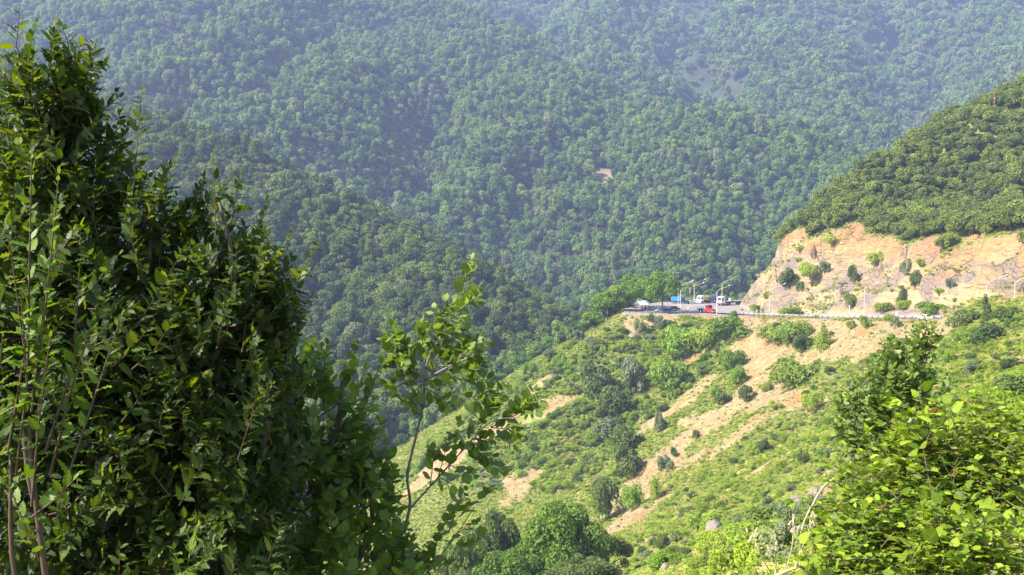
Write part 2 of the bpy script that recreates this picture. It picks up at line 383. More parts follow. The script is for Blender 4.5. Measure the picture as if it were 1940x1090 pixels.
def pick(px, py, fn=Hn, d0=3.0, d1=600.0, n=1800, lift=0.0):
    """where a sight line meets the ground"""
    D = np.linspace(d0, d1, n); r = ray(px, py); r = r/r[1]
    x = r[0]*D; y = D; z = r[2]*D; g = fn(x, y)+lift
    hit = np.nonzero(z < g)[0]
    if len(hit) == 0: return None
    i = hit[0]; return np.array([x[i], y[i], g[i]-lift])

# bare-soil patches on the slope, as bands (points in the photo that are looked up on the ground, radius in metres)
def band(pts, r):
    q = [pick(*p) for p in pts]; return [tuple(a) for a in q if a is not None], r
BARE = [band([(1400, 618), (1440, 650), (1432, 700), (1440, 745), (1390, 775), (1330, 800)], 5.5), band([(1440, 745), (1500, 750), (1530, 770)], 5.5),
        band([(1390, 775), (1300, 830), (1230, 890), (1180, 960)], 6.5), band([(1500, 770), (1420, 810), (1340, 850), (1270, 890)], 5.0), band([(1340, 720), (1290, 770), (1230, 810)], 4.5), band([(1200, 960), (1175, 1000)], 4),
        band([(1430, 612), (1520, 612), (1640, 622), (1720, 622), (1800, 612)], 3.5), band([(1590, 650), (1650, 650), (1720, 640)], 6.5), band([(1600, 632), (1700, 630), (1800, 622)], 4.5), band([(1480, 668), (1580, 672), (1640, 662)], 3.5),
        band([(1080, 745), (1020, 775), (960, 800), (880, 850), (800, 905)], 4.5), band([(975, 915), (960, 950)], 5.5), band([(1200, 606), (1215, 625), (1260, 608)], 3.0),
        band([(1060, 700), (1010, 740)], 2.2), band([(1250, 950), (1200, 990)], 2.0), band([(1580, 930), (1500, 950), (1440, 985), (1390, 1000)], 2.3), band([(1350, 1030), (1400, 1060)], 1.5),
        band([(1290, 700), (1250, 730)], 1.8), band([(1470, 870), (1440, 890)], 1.4), band([(1900, 690), (1930, 680)], 1.5), band([(840, 870), (790, 920)], 5)]
bare = np.zeros_like(GX)
for pts, r in BARE:
    if len(pts) < 2: continue
    d = poly_dist(GX+fbm(GX, GY, 16, 4)*r*1.1, GY+fbm(GX+400, GY, 16, 4)*r*1.1, pts)[0]; bare = np.maximum(bare, 1-sm(d/r, 0.35, 1.75))
bare = np.clip(bare+fbm(GX, GY, 10, 5, .65)*1.15*sm(bare, 0.02, 0.4)+sm(fbm(GX+90, GY, 22, 5, .6), 0.34, 0.6)*0.7, 0, 1)*far_
bare = np.where(pave < 0.2, 1, np.maximum(bare, CUT))
def at_grid(A, x, y): return bil(A, NX0, NY0, NR, np.asarray(x, float), np.asarray(y, float))

# ground material
def ground_mat():
    m, nt, out = new_mat('slope_ground')
    tc = nd(nt, 'ShaderNodeNewGeometry'); pos = tc.outputs['Position']
    b = nd(nt, 'ShaderNodeAttribute', attribute_name='bare').outputs['Fac']; c = nd(nt, 'ShaderNodeAttribute', attribute_name='cut').outputs['Fac']
    top = nd(nt, 'ShaderNodeAttribute', attribute_name='rim').outputs['Fac']; lv = nd(nt, 'ShaderNodeAttribute', attribute_name='level').outputs['Fac']
    n1 = noise(nt, 0.09, 6, 0.6, pos); n2 = noise(nt, 0.45, 6, 0.65, pos); n3 = noise(nt, 2.2, 5, 0.65, pos); n4 = noise(nt, 0.035, 4, 0.55, pos)
    soil = ramp(nt, n2, [(0.28, (0.21, 0.130, 0.055)), (0.45, (0.33, 0.235, 0.110)), (0.62, (0.38, 0.305, 0.155)), (0.8, (0.44, 0.37, 0.21))]).outputs[0]
    soil = mixc(nt, ramp(nt, n1, [(0.55, (0, 0, 0)), (0.68, (1, 1, 1))]).outputs[0], soil, (0.35, 0.190, 0.070))
    soil = mixc(nt, 0.5, soil, ramp(nt, n3, [(0.25, (0.55, 0.55, 0.55)), (0.75, (1.35, 1.35, 1.35))]).outputs[0], 'MULTIPLY')
    grass = ramp(nt, n2, [(0.25, (0.12, 0.15, 0.03)), (0.5, (0.19, 0.215, 0.05)), (0.75, (0.27, 0.24, 0.10))]).outputs[0]
    # strata of the cutting: stretched along the dip
    mp = nd(nt, 'ShaderNodeMapping'); mp.inputs['Rotation'].default_value = (0.25, 0.62, 0.2); mp.inputs['Scale'].default_value = (0.05, 0.05, 0.24)
    nt.links.new(pos, mp.inputs[0]); st = noise(nt, 1.0, 6, 0.62, mp.outputs[0])
    rock = ramp(nt, st, [(0.26, (0.16, 0.128, 0.10)), (0.40, (0.28, 0.21, 0.135)), (0.5, (0.385, 0.285, 0.140)), (0.62, (0.46, 0.365, 0.20)), (0.75, (0.35, 0.24, 0.125))]).outputs[0]
    rock = mixc(nt, ramp(nt, n1, [(0.47, (0, 0, 0)), (0.60, (0.9, 0.9, 0.9))]).outputs[0], rock, (0.23, 0.185, 0.165))
    rock = mixc(nt, ramp(nt, n4, [(0.55, (0, 0, 0)), (0.7, (0.7, 0.7, 0.7))]).outputs[0], rock, (0.42, 0.295, 0.130))
    rock = mixc(nt, math_(nt, 'MULTIPLY', top, ramp(nt, n2, [(0.3, (0.3, 0.3, 0.3)), (0.7, (1, 1, 1))]).outputs[0]), rock, (0.42, 0.20, 0.065))
    rock = mixc(nt, 0.45, rock, ramp(nt, n3, [(0.25, (0.5, 0.5, 0.5)), (0.75, (1.4, 1.4, 1.4))]).outputs[0], 'MULTIPLY')
    bm = math_(nt, 'ADD', b, math_(nt, 'MULTIPLY', math_(nt, 'SUBTRACT', n2, 0.5), 0.8))
    bmr = nd(nt, 'ShaderNodeMapRange'); bmr.inputs[1].default_value = 0.35; bmr.inputs[2].default_value = 0.6; nt.links.new(bm, bmr.inputs[0])
    col = mixc(nt, bmr.outputs[0], grass, soil); col = mixc(nt, c, col, rock)
    grav = ramp(nt, n3, [(0.3, (0.29, 0.245, 0.215)), (0.7, (0.37, 0.32, 0.285))]).outputs[0]
    col = mixc(nt, lv, col, grav)
    p = nd(nt, 'ShaderNodeBsdfPrincipled'); nt.links.new(col, p.inputs['Base Color']); p.inputs['Roughness'].default_value = 0.95; p.inputs['Specular IOR Level'].default_value = 0.1
    bp = nd(nt, 'ShaderNodeBump'); bp.inputs['Strength'].default_value = 0.75; bp.inputs['Distance'].default_value = 2.6
    vo = nd(nt, 'ShaderNodeTexVoronoi', feature='DISTANCE_TO_EDGE'); vo.inputs['Scale'].default_value = 1.0
    mp2 = nd(nt, 'ShaderNodeMapping'); mp2.inputs['Rotation'].default_value = (0.3, 0.6, 0.4); mp2.inputs['Scale'].default_value = (0.22, 0.22, 0.5)
    wv = nd(nt, 'ShaderNodeVectorMath', operation='ADD'); tn = nd(nt, 'ShaderNodeTexNoise'); tn.inputs['Scale'].default_value = 0.3; tn.inputs['Detail'].default_value = 4
    nt.links.new(pos, tn.inputs['Vector']); sv = nd(nt, 'ShaderNodeVectorMath', operation='SCALE'); sv.inputs['Scale'].default_value = 3.0; nt.links.new(tn.outputs['Color'], sv.inputs[0])
    nt.links.new(pos, wv.inputs[0]); nt.links.new(sv.outputs[0], wv.inputs[1]); nt.links.new(wv.outputs[0], mp2.inputs[0]); nt.links.new(mp2.outputs[0], vo.inputs['Vector'])
    crk = nd(nt, 'ShaderNodeMapRange'); crk.inputs[1].default_value = 0.0; crk.inputs[2].default_value = 0.16; nt.links.new(vo.outputs['Distance'], crk.inputs[0])
    hgt = math_(nt, 'ADD', math_(nt, 'MULTIPLY', math_(nt, 'ADD', st, math_(nt, 'MULTIPLY', crk.outputs[0], 0.35)), c), math_(nt, 'MULTIPLY', n3, 0.45))
    nt.links.new(hgt, bp.inputs['Height']); nt.links.new(bp.outputs[0], p.inputs['Normal'])
    nt.links.new(p.outputs[0], out.inputs[0]); return m
M['ground'] = ground_mat()
rim = CUT*(1-sm(np.minimum(nat-cut, 30), 0.5, 6.5))
level = (1-sm(pave, -0.8, 1.2))
link('ground', grid_mesh('ground', GX, GY, HN, [M['ground']], {'bare': bare.ravel(), 'cut': CUT.ravel(), 'rim': rim.ravel(), 'level': level.ravel()}), kind='structure')
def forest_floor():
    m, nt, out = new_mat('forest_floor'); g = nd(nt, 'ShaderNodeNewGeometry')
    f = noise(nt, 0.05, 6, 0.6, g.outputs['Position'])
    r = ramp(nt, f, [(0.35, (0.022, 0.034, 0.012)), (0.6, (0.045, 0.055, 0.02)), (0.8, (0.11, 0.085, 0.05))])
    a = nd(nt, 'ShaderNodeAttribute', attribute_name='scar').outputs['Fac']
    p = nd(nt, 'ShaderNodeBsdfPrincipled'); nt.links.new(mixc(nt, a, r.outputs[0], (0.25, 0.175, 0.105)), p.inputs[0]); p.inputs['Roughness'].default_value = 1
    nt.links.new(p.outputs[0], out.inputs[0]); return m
M['floor'] = forest_floor()
SCAR = pick(1146, 337, H_mid, 600, 1500)
for key, nm in (('left', 'wooded_hill'), ('mid', 'wooded_hill'), ('far', 'mountain')):
    fn, (x0, x1, y0, y1), res = HILLS[key]
    X, Y = np.meshgrid(np.arange(x0, x1+res, res), np.arange(y0, y1+res, res)); Z = fn(X, Y)
    sc_ = np.exp(-((X-SCAR[0])/15)**4-((Y-SCAR[1])/16)**4) if key == 'mid' else 0*X
    link(nm, grid_mesh(nm, X, Y, np.maximum(Z, -135), [M['floor']], {'scar': sc_.ravel()}), kind='structure')
vx = np.array([-2000., 2100]); vy = np.array([-17., 2700]); VX, VY = np.meshgrid(vx, vy)
link('valley_floor', grid_mesh('valley_floor', VX, VY, VX*0-128, [M['floor']], {'scar': np.zeros(4)}), kind='structure')

# ------------------------------------------------------------------ foliage builders
def crown_np(seed, n, leaf, lobes=12, flat=0.8, lobe_r=(0.32, 0.5), inner=0.2, jit=0.4, shape='round', droop=0.0, spread=0.72):
    """leafy crown of unit radius, base at z=0: small folded leaf clumps over a cluster of lobes"""
    r = np.random.default_rng(seed)
    c = []
    for i in range(lobes):
        a = r.uniform(0, 2*math.pi); 
        if shape == 'cone': zz = (i+0.5)/lobes; rad = (1-zz)*0.62*r.uniform(0.6, 1.0); zc = 0.15+zz*1.55; lr = 0.18+0.30*(1-zz)
        elif shape == 'tall': zz = r.uniform(0.1, 1); rad = 0.55*math.sqrt(r.uniform(0.05, 1))*(1.15-zz); zc = 0.25+zz*1.5; lr = r.uniform(*lobe_r)*0.9
        else:
            zz = r.uniform(-0.35, 1); rad = spread*math.sqrt(max(0.03, 1-zz*zz*0.95))*math.sqrt(r.uniform(0.25, 1)); zc = 0.55+zz*0.55*flat; lr = r.uniform(*lobe_r)
        c.append((rad*math.cos(a), rad*math.sin(a), zc, lr))
    c = np.array(c); w = c[:, 3]**2; k = r.choice(len(c), n, p=w/w.sum())
    d = r.normal(size=(n, 3)); d[:, 2] += 0.35; d /= np.linalg.norm(d, axis=1)[:, None]
    rad = np.where(r.random(n) < inner, r.uniform(0.2, 0.9, n), r.uniform(0.88, 1.08, n))
    p = c[k, :3]+d*(c[k, 3]*rad)[:, None]*np.array([1, 1, 0.85])
    p[:, 2] = np.maximum(p[:, 2], 0.03)
    nrm = d*0.8+np.array([0, 0, 0.35])+r.normal(size=(n, 3))*jit; nrm /= np.linalg.norm(nrm, axis=1)[:, None]
    t = np.cross(nrm, r.normal(size=(n, 3))); t /= np.linalg.norm(t, axis=1)[:, None]; b = np.cross(nrm, t)
    s = leaf*r.uniform(0.65, 1.35, n)[:, None]
    v = np.stack([p-t*s, p-b*s*0.55+nrm*s*0.18, p+t*s-nrm*s*droop, p+b*s*0.55+nrm*s*0.18], 1).reshape(-1, 3)
    f = np.arange(4*n).reshape(n, 4)
    return v, f, np.repeat(r.random(n), 4)
def crown_mesh(name, mat, *a, trunk=None, **kw):
    v, f, rr = crown_np(*a, **kw)
    if trunk is None: return mesh_np(name, v, f, [M[mat]], False, {'rnd': rr})
    mb = MB(); r = random.Random(a[0])
    mb.tube([(0, 0, -0.6), (0.02, 0.02, 0.2), (0.05, 0, 0.75)], [trunk, trunk*0.8, trunk*0.4], 5)
    for i in range(6):
        w = r.uniform(0, 6.28); mb.tube([(0.02, 0.02, 0.1+i*0.06), (0.3*math.cos(w), 0.3*math.sin(w), 0.5+i*.05), (0.55*math.cos(w), 0.55*math.sin(w), 0.75+i*.05)], [trunk*0.5, trunk*0.3, trunk*0.12], 4)
    tv = np.array(mb.v); tf = []
    for q in mb.f:
        if len(q) == 4: tf.append(q)
        elif len(q) == 5: tf += [(q[0], q[1], q[2], q[3]), (q[0], q[3], q[4], q[4])][:1]
    tf = np.array(tf)
    return mesh_np(name, np.r_[v, tv], np.r_[f, tf+len(v)], [M[mat], M['bark']], False, {'rnd': np.r_[rr, np.zeros(len(tv))]}, np.r_[np.zeros(len(f)), np.ones(len(tf))])
def trunk_mesh(name, seed, r0, mat='bark', lean=0.08, h=0.8, branches=6):
    r = random.Random(seed); mb = MB(); top = (r.uniform(-lean, lean), r.uniform(-lean, lean), h)
    mid = (top[0]*0.4+r.uniform(-.03, .03), top[1]*0.4, h*0.45)
    mb.tube([(0, 0, -0.7), (0, 0, -0.05), mid, top], [r0*1.3, r0, r0*0.75, r0*0.3], 6)
    for i in range(branches):
        w = 6.28*i/branches+r.uniform(-.5, .5); z0 = h*r.uniform(0.2, 0.75); q = r.uniform(0.4, 0.65)
        mb.tube([(mid[0]*z0/h, mid[1]*z0/h, z0), (q*.5*math.cos(w), q*.5*math.sin(w), z0+0.22), (q*math.cos(w), q*math.sin(w), z0+0.36)], [r0*0.5, r0*0.32, r0*0.1], 4)
    return mb.mesh(name, M[mat])

# ------------------------------------------------------------------ the woods
def scatter(fn, x0, x1, y0, y1, sp, seed):
    r = np.random.default_rng(seed)
    X, Y = np.meshgrid(np.arange(x0, x1, sp), np.arange(y0, y1, sp*0.866)); X[1::2] += sp/2
    x = (X+r.uniform(-.33, .33, X.shape)*sp).ravel(); y = (Y+r.uniform(-.33, .33, X.shape)*sp).ravel()
    return np.stack([x, y, fn(x, y)], 1)
def visible(p, lift, steps=70, start=0.02, margin=60):
    px, py, f = project(p+np.array([0, 0, 1])*np.reshape(lift, (-1, 1)))
    ok = (f > 1) & (px > -margin) & (px < 1940+margin) & (py > -margin) & (py < 1090+margin*2)
    idx = np.nonzero(ok)[0]; q = p[idx].copy(); q[:, 2] += np.reshape(lift, (-1, 1))[idx if np.ndim(lift) else slice(None)].ravel() if np.ndim(lift) else lift
    hid = np.zeros(len(q), bool)
    for t in np.linspace(0.03, 0.985, steps):
        s = q*t; hid |= H_all(s[:, 0], s[:, 1]) > s[:, 2]+2.0
    ok[idx[hid]] = False
    return ok
TREES = []      # x, y, z, radius, hill code
def hill_trees(key, fn, box, sp, rad, seed, lift):
    p = scatter(fn, *box, sp, seed)
    o = H_all(p[:, 0], p[:, 1]); p = p[np.abs(o-p[:, 2]) < 0.5]
    p = p[visible(p, lift)]
    r = np.random.default_rng(seed+5); big = 0.66+0.85*r.random(len(p))**1.7
    n = fbm(p[:, 0], p[:, 1], 60, 3); big = big*(1+0.3*n)
    return np.c_[p, rad*big]
T_left = hill_trees('left', H_left, HILLS['left'][1], 5.6, 4.1, 11, 6)
T_mid = hill_trees('mid', H_mid, HILLS['mid'][1], 7.4, 5.3, 12, 7)
T_far = hill_trees('far', H_far, HILLS['far'][1], 10.2, 7.0, 13, 8)
dsc = np.hypot((T_mid[:, 0]-SCAR[0])/15, (T_mid[:, 1]-SCAR[1])/17); T_mid = T_mid[dsc > 0.95]
# the wood on top of the cutting, and behind the road at the foot of the spur
q = scatter(Hn, 60, 330, 230, 540, 3.6, 14); nt_ = at_grid(pave, q[:, 0], q[:, 1]); ct = at_grid(CUT, q[:, 0], q[:, 1])
cutline = at_grid(nat-cut, q[:, 0], q[:, 1])
uphill = (ct < 0.05) & (nt_ > 12) & (cutline < -0.2) & (q[:, 2] > -20) & ((q[:, 0] > 112) | (q[:, 1] > 395))
q = q[uphill & visible(q, 4.5)]
r_ = np.random.default_rng(15); T_top = np.c_[q, 2.9*(0.7+0.7*r_.random(len(q))**1.4)]
q = scatter(Hn, -130, 130, 395, 540, 6.0, 16); nt_ = at_grid(pave, q[:, 0], q[:, 1])
q = q[(nt_ > 5) & (q[:, 2] < -28) & visible(q, 6)]
T_back = np.c_[q, 3.0*(0.8+0.6*r_.random(len(q)))]
print('trees', len(T_left), len(T_mid), len(T_far), len(T_top), len(T_back))

FAR_LIB = [crown_mesh('crown', 'forest', 100+i, 420, 0.17, 8+i % 4, 0.95, shape='round' if i < 5 else 'tall', spread=.8, lobe_r=(.24, .5), jit=.5) for i in range(7)]
MID_LIB = [crown_mesh('crown', 'forest', 120+i, 800, 0.12, 8+i % 6, 1.0, trunk=0.05, shape='round' if i < 6 else 'tall', spread=.85, lobe_r=(.2, .5), jit=.5) for i in range(9)]
LOW_LIB = [crown_mesh('crown', 'shaded_wood', 120+i, 1000, 0.11, 8+i % 6, 1.0, trunk=0.05, shape='round' if i < 6 else 'tall', spread=.85, lobe_r=(.2, .5), jit=.5) for i in range(9)]
OAK_LIB = [crown_mesh('crown', 'oak', 140+i, 1100, 0.11, 9+i % 5, 1.0, trunk=0.05, spread=.85, lobe_r=(.2, .48), jit=.5) for i in range(6)]
def proto_collection(name, meshes):
    c = bpy.data.collections.new(name)
    for i, me in enumerate(meshes):
        o = bpy.data.objects.new('%s_%02d' % (name, i), me); c.objects.link(o)
    return c
def gn_forest(name, pts, scale, rot, idx, coll, tilt=None, **kw):
    n = len(pts)
    me = bpy.data.meshes.new(name); me.vertices.add(n); me.vertices.foreach_set('co', np.asarray(pts, np.float32).ravel())
    sc3 = np.asarray(scale, np.float32); 
    if sc3.ndim == 1: sc3 = np.repeat(sc3[:, None], 3, 1)
    for nm, typ, dat, key in (('size', 'FLOAT_VECTOR', sc3, 'vector'), ('turn', 'FLOAT_VECTOR', np.asarray(rot, np.float32), 'vector'), ('kindof', 'INT', np.asarray(idx, np.int32), 'value')):
        a = me.attributes.new(nm, typ, 'POINT'); a.data.foreach_set(key, dat.ravel())
    ng = bpy.data.node_groups.new(name, 'GeometryNodeTree')
    ng.interface.new_socket('Geometry', in_out='INPUT', socket_type='NodeSocketGeometry'); ng.interface.new_socket('Geometry', in_out='OUTPUT', socket_type='NodeSocketGeometry')
    gi = ng.nodes.new('NodeGroupInput'); go = ng.nodes.new('NodeGroupOutput'); ip = ng.nodes.new('GeometryNodeInstanceOnPoints')
    ci = ng.nodes.new('GeometryNodeCollectionInfo'); ci.inputs['Collection'].default_value = coll; ci.inputs['Separate Children'].default_value = True; ci.inputs['Reset Children'].default_value = True
    def at(nm, typ):
        a = ng.nodes.new('GeometryNodeInputNamedAttribute'); a.data_type = typ; a.inputs[0].default_value = nm; return [s for s in a.outputs if s.enabled and s.name == 'Attribute'][0]
    ng.links.new(gi.outputs[0], ip.inputs['Points']); ng.links.new(ci.outputs[0], ip.inputs['Instance']); ip.inputs['Pick Instance'].default_value = True
    ng.links.new(at('kindof', 'INT'), ip.inputs['Instance Index']); ng.links.new(at('turn', 'FLOAT_VECTOR'), ip.inputs['Rotation']); ng.links.new(at('size', 'FLOAT_VECTOR'), ip.inputs['Scale'])
    ng.links.new(ip.outputs[0], go.inputs[0])
    o = link(name, me, **kw); md = o.modifiers.new('scatter', 'NODES'); md.node_group = ng
    return o
C_FAR = proto_collection('far_crowns', FAR_LIB); C_MID = proto_collection('wood_crowns', MID_LIB); C_LOW = proto_collection('lower_crowns', LOW_LIB); C_OAK = proto_collection('hill_crowns', OAK_LIB)
def rots(n, r, tilt=0.12): return np.stack([r.normal(0, tilt, n), r.normal(0, tilt, n), r.uniform(0, 6.28, n)], 1)
def wood(name, T, coll, nlib, seed, hz=1.15, sink=0.0):
    r = np.random.default_rng(seed); n = len(T); s = T[:, 3]
    sc = np.stack([s*r.uniform(.9, 1.15, n), s*r.uniform(.9, 1.15, n), s*hz*r.uniform(.85, 1.25, n)], 1)
    p = T[:, :3].copy(); p[:, 2] += s*0.25-sink
    gn_forest(name, p, sc, rots(n, r), r.integers(0, nlib, n), coll, kind='stuff')

# the largest 220 trees in view are things of their own, the rest one mass per hill
NEAR_T = np.r_[np.c_[T_left, np.zeros(len(T_left))], np.c_[T_top, np.ones(len(T_top))], np.c_[T_back, np.full(len(T_back), 2)]]
_, _py, _f = project(NEAR_T[:, :3]); _px = project(NEAR_T[:, :3])[0]
size_px = NEAR_T[:, 3]*2/np.maximum(_f, 1)*F_PX
onscreen = (_px > 15) & (_px < 1925) & (_py > 10) & (_py < 1080) & ((_px > 620) | (NEAR_T[:, 4] > 0) | ((_px > 430) & (_py < 480)))
order = np.argsort(-np.where(onscreen, size_px, 0)); pick_n = 230
SEL = order[:pick_n]; REST = np.setdiff1d(np.arange(len(NEAR_T)), SEL)
R = NEAR_T[REST]
wood('left_wood', R[R[:, 4] == 0][:, :4], C_LOW, len(LOW_LIB), 21)
wood('hilltop_wood', R[R[:, 4] == 1][:, :4], C_OAK, len(OAK_LIB), 22, 1.0)
wood('spur_wood', R[R[:, 4] == 2][:, :4], C_MID, len(MID_LIB), 23)
wood('middle_wood', T_mid, C_MID, len(MID_LIB), 24)
wood('far_wood', T_far, C_FAR, len(FAR_LIB), 25)
TREE_CROWN = {0: [crown_mesh('crown', 'shaded_wood', 160+i, 1500, 0.088, 9+i % 5, 1.0, spread=.85, lobe_r=(.2, .5), jit=.5) for i in range(6)],
              1: [crown_mesh('crown', 'oak', 170+i, 1500, 0.095, 9+i % 5, 1.0, spread=.85, lobe_r=(.2, .48), jit=.5) for i in range(6)]}
TREE_CROWN[2] = [crown_mesh('crown', 'forest', 190+i, 1300, 0.09, 12, 0.9) for i in range(6)]
TREE_TRUNK = [trunk_mesh('trunk', 180+i, 0.05) for i in range(4)]
LBL = {0: ('shade-darkened green broadleaf tree in the wood covering the lower hill behind the big leafy tree', 'trees on the lower wooded hill'),
       1: ('olive green broadleaf tree in the wood on top of the bare cutting', 'trees on top of the cutting'),
       2: ('green tree growing behind the gravel lot at the road bend', 'trees behind the gravel lot')}
rt = np.random.default_rng(31)
for i in SEL:
    x, y, z, s, code = NEAR_T[i]; code = int(code)
    lb, gp = LBL[code]
    if code == 0:
        upx = float(_px[i]); rel = float(_py[i])-np.interp(upx, [420, 600, 800, 1000, 1080], [228, 330, 430, 550, 610])
        zone = 'along the crest of' if rel < 45 else ('high on' if rel < 120 else ('in the middle of' if rel < 220 else 'near the foot of'))
        part_ = 'left half' if upx < 640 else ('middle' if upx < 850 else 'right tail')
        lb = 'broadleaf tree %s the lower wooded hill, on its %s' % (zone, part_); gp = 'trees %s the lower hill, %s' % (zone, part_)
    t = thing('tree', lb, 'tree', (x, y, z+s*0.25), rt.uniform(0, 6.28), gp)
    k = rt.integers(0, 6); sx, sz = s*rt.uniform(.95, 1.12), s*(1.15 if code != 1 else 1.0)*rt.uniform(.88, 1.2)
    t.scale = (sx, s*rt.uniform(.95, 1.12), sz)
    link('crown', TREE_CROWN[code][k], t); link('trunk', TREE_TRUNK[k % 4], t)

# ------------------------------------------------------------------ road, kerb line, lot
def strip(pts, off0, off1, lift, name, mat, kind=True, step=1):
    v = []; 
    for i, p in enumerate(pts):
        t = pts[min(i+1, len(pts)-1)][:2]-pts[max(i-1, 0)][:2]; t = t/np.hypot(*t); nrm = np.array([-t[1], t[0]])
        for o in (off0, off1): q = p[:2]+nrm*o; v.append((q[0], q[1], p[2]+lift))
    n = len(pts); f = np.array([(2*i, 2*i+1, 2*i+3, 2*i+2) for i in range(n-1)])
    o = link(name, mesh_np(name, np.array(v), f, [mat], True))
    if kind: o['kind'] = 'structure'
    return o
def asphalt_mat():
    m, nt, out = new_mat('asphalt'); g = nd(nt, 'ShaderNodeNewGeometry'); n1 = noise(nt, 0.25, 5, 0.6, g.outputs['Position']); n2 = noise(nt, 3, 4, 0.6, g.outputs['Position'])
    c = ramp(nt, n1, [(0.3, (0.15, 0.135, 0.13)), (0.7, (0.24, 0.215, 0.205))]).outputs[0]
    c = mixc(nt, 0.5, c, ramp(nt, n2, [(0.3, (0.75, 0.75, 0.75)), (0.7, (1.2, 1.2, 1.2))]).outputs[0], 'MULTIPLY')
    p = nd(nt, 'ShaderNodeBsdfPrincipled'); nt.links.new(c, p.inputs[0]); p.inputs['Roughness'].default_value = 0.85; nt.links.new(p.outputs[0], out.inputs[0]); return m
M['asphalt'] = asphalt_mat(); M['line'] = simple('road_paint', (0.72, 0.70, 0.66), 0.7, 0, 0.15, 3)
strip(ROAD, -3.7, 3.7, 0.10, 'road', M['asphalt'])
strip(ROAD, -3.55, -3.35, 0.104, 'edge_line', M['line']); strip(ROAD, 3.35, 3.55, 0.104, 'edge_line', M['line'])
mbd = MB()
for i in range(0, len(ROAD)-1, 2):
    a = ROAD[i]; b = ROAD[i]+(ROAD[i+1]-ROAD[i])*0.9; t = (b-a)[:2]/np.hypot(*(b-a)[:2]); nn = np.array([-t[1], t[0]])*0.08
    mbd.add([(a[0]+nn[0], a[1]+nn[1], a[2]+.104), (a[0]-nn[0], a[1]-nn[1], a[2]+.104), (b[0]-nn[0], b[1]-nn[1], b[2]+.104), (b[0]+nn[0], b[1]+nn[1], b[2]+.104)], [(0, 1, 2, 3)])
mbd.build('centre_line', M['line'])['kind'] = 'structure'

M['polewhite'] = simple('faded_white_paint', (0.52, 0.49, 0.43), 0.6, 0, 0.15, 2)
M['white'] = simple('white_paint', (0.78, 0.77, 0.74), 0.5, 0, 0.06, 2); M['galv'] = simple('galvanised_steel', (0.42, 0.42, 0.41), 0.45, 0.3, 0.1, 2)
M['darksteel'] = simple('dark_steel', (0.045, 0.045, 0.06), 0.5, 0.2, 0.2, 4); M['tyre'] = simple('tyre_rubber', (0.022, 0.022, 0.024), 0.9, 0, 0.2, 9)
M['glass'] = simple('dark_glass', (0.02, 0.025, 0.03), 0.08, 0, 0.1, 2); M['red'] = simple('red_paint', (0.62, 0.03, 0.025), 0.35, 0, 0.1, 3)
M['navy'] = simple('navy_paint', (0.025, 0.03, 0.11), 0.3, 0, 0.15, 3); M['blue'] = simple('blue_canvas', (0.04, 0.27, 0.72), 0.7, 0, 0.15, 3)
M['cream'] = simple('cream_paint', (0.60, 0.50, 0.27), 0.5, 0, 0.15, 2); M['teal'] = simple('teal_canvas', (0.03, 0.085, 0.10), 0.75, 0, 0.2, 3)
M['yellow'] = simple('pale_yellow_paint', (0.78, 0.66, 0.30), 0.5, 0, 0.1, 2); M['greenpale'] = simple('pale_green_paint', (0.26, 0.40, 0.34), 0.35, 0, 0.1, 3)
M['orange'] = simple('rust_orange_paint', (0.62, 0.26, 0.10), 0.6, 0, 0.2, 3); M['chrome'] = simple('bright_metal', (0.7, 0.7, 0.72), 0.25, 0.8, 0.05, 3)
M['signred'] = simple('sign_red', (0.42, 0.03, 0.03), 0.5); M['wood'] = simple('weathered_timber', (0.10, 0.075, 0.055), 0.85, 0, 0.3, 7); M['sheet'] = simple('sheet_roof', (0.55, 0.60, 0.60), 0.5, 0.1, 0.15, 2)
M['lamp'] = simple('lamp_glass', (0.62, 0.61, 0.56), 0.25)

# crash barrier along the outer edge
def offset_line(off, y0, y1, step):
    out = []; d = 0; prev = None
    for i, p in enumerate(ROAD):
        t = ROAD[min(i+1, len(ROAD)-1)][:2]-ROAD[max(i-1, 0)][:2]; t = t/np.hypot(*t); q = np.array([p[0]-t[1]*off, p[1]+t[0]*off, p[2]])
        if i > 40 and y0 <= q[1] <= y1: out.append(q)
    out = np.array(out); L = np.r_[0, np.cumsum(np.hypot(*np.diff(out[:, :2], axis=0).T))]
    s = np.arange(0, L[-1], step); return np.stack([np.interp(s, L, out[:, k]) for k in range(3)], 1)
def barrier(path, label, group, post_mat, beam_mat, bh=0.34, zc=0.62):
    t = thing('guardrail', label, 'guardrail', tuple(path[0]), 0, group)
    o = path[0]; prof = [(0, -0.5), (0.07, -0.32), (0.0, -0.05), (0.0, 0.05), (0.07, 0.32), (0, 0.5)]
    v = []; f = []
    for i, p in enumerate(path):
        d = path[min(i+1, len(path)-1)]-path[max(i-1, 0)]; d = d/np.linalg.norm(d); nrm = np.array([d[1], -d[0], 0])
        for s_ in (1, 0.9):
            for a, b in prof: v.append(p-o+nrm*(a+0.05*(s_-1)*10*-0.06)*1.0+np.array([0, 0, zc+b*bh*2*0.62]))
    k = len(prof)*2
    for i in range(len(path)-1):
        for j in range(len(prof)-1): f.append((i*k+j, i*k+j+1, (i+1)*k+j+1, (i+1)*k+j))
    link('beam', mesh_np('beam', v, f, [beam_mat]), t)
    pm = MB().box((0, 0, 0.3), (0.16, 0.16, 1.0)).mesh('post', post_mat)
    for i in range(0, len(path), 1):
        d = path[min(i+1, len(path)-1)]-path[max(i-1, 0)]; d = d/np.linalg.norm(d)
        link('post', pm, t, tuple(path[i]-o+np.array([-d[1], d[0], 0])*-0.0+np.array([-d[1]*-0.12, d[0]*-0.12, 0])))
    return t
GR = offset_line(-4.9, 205, 362, 2.9)
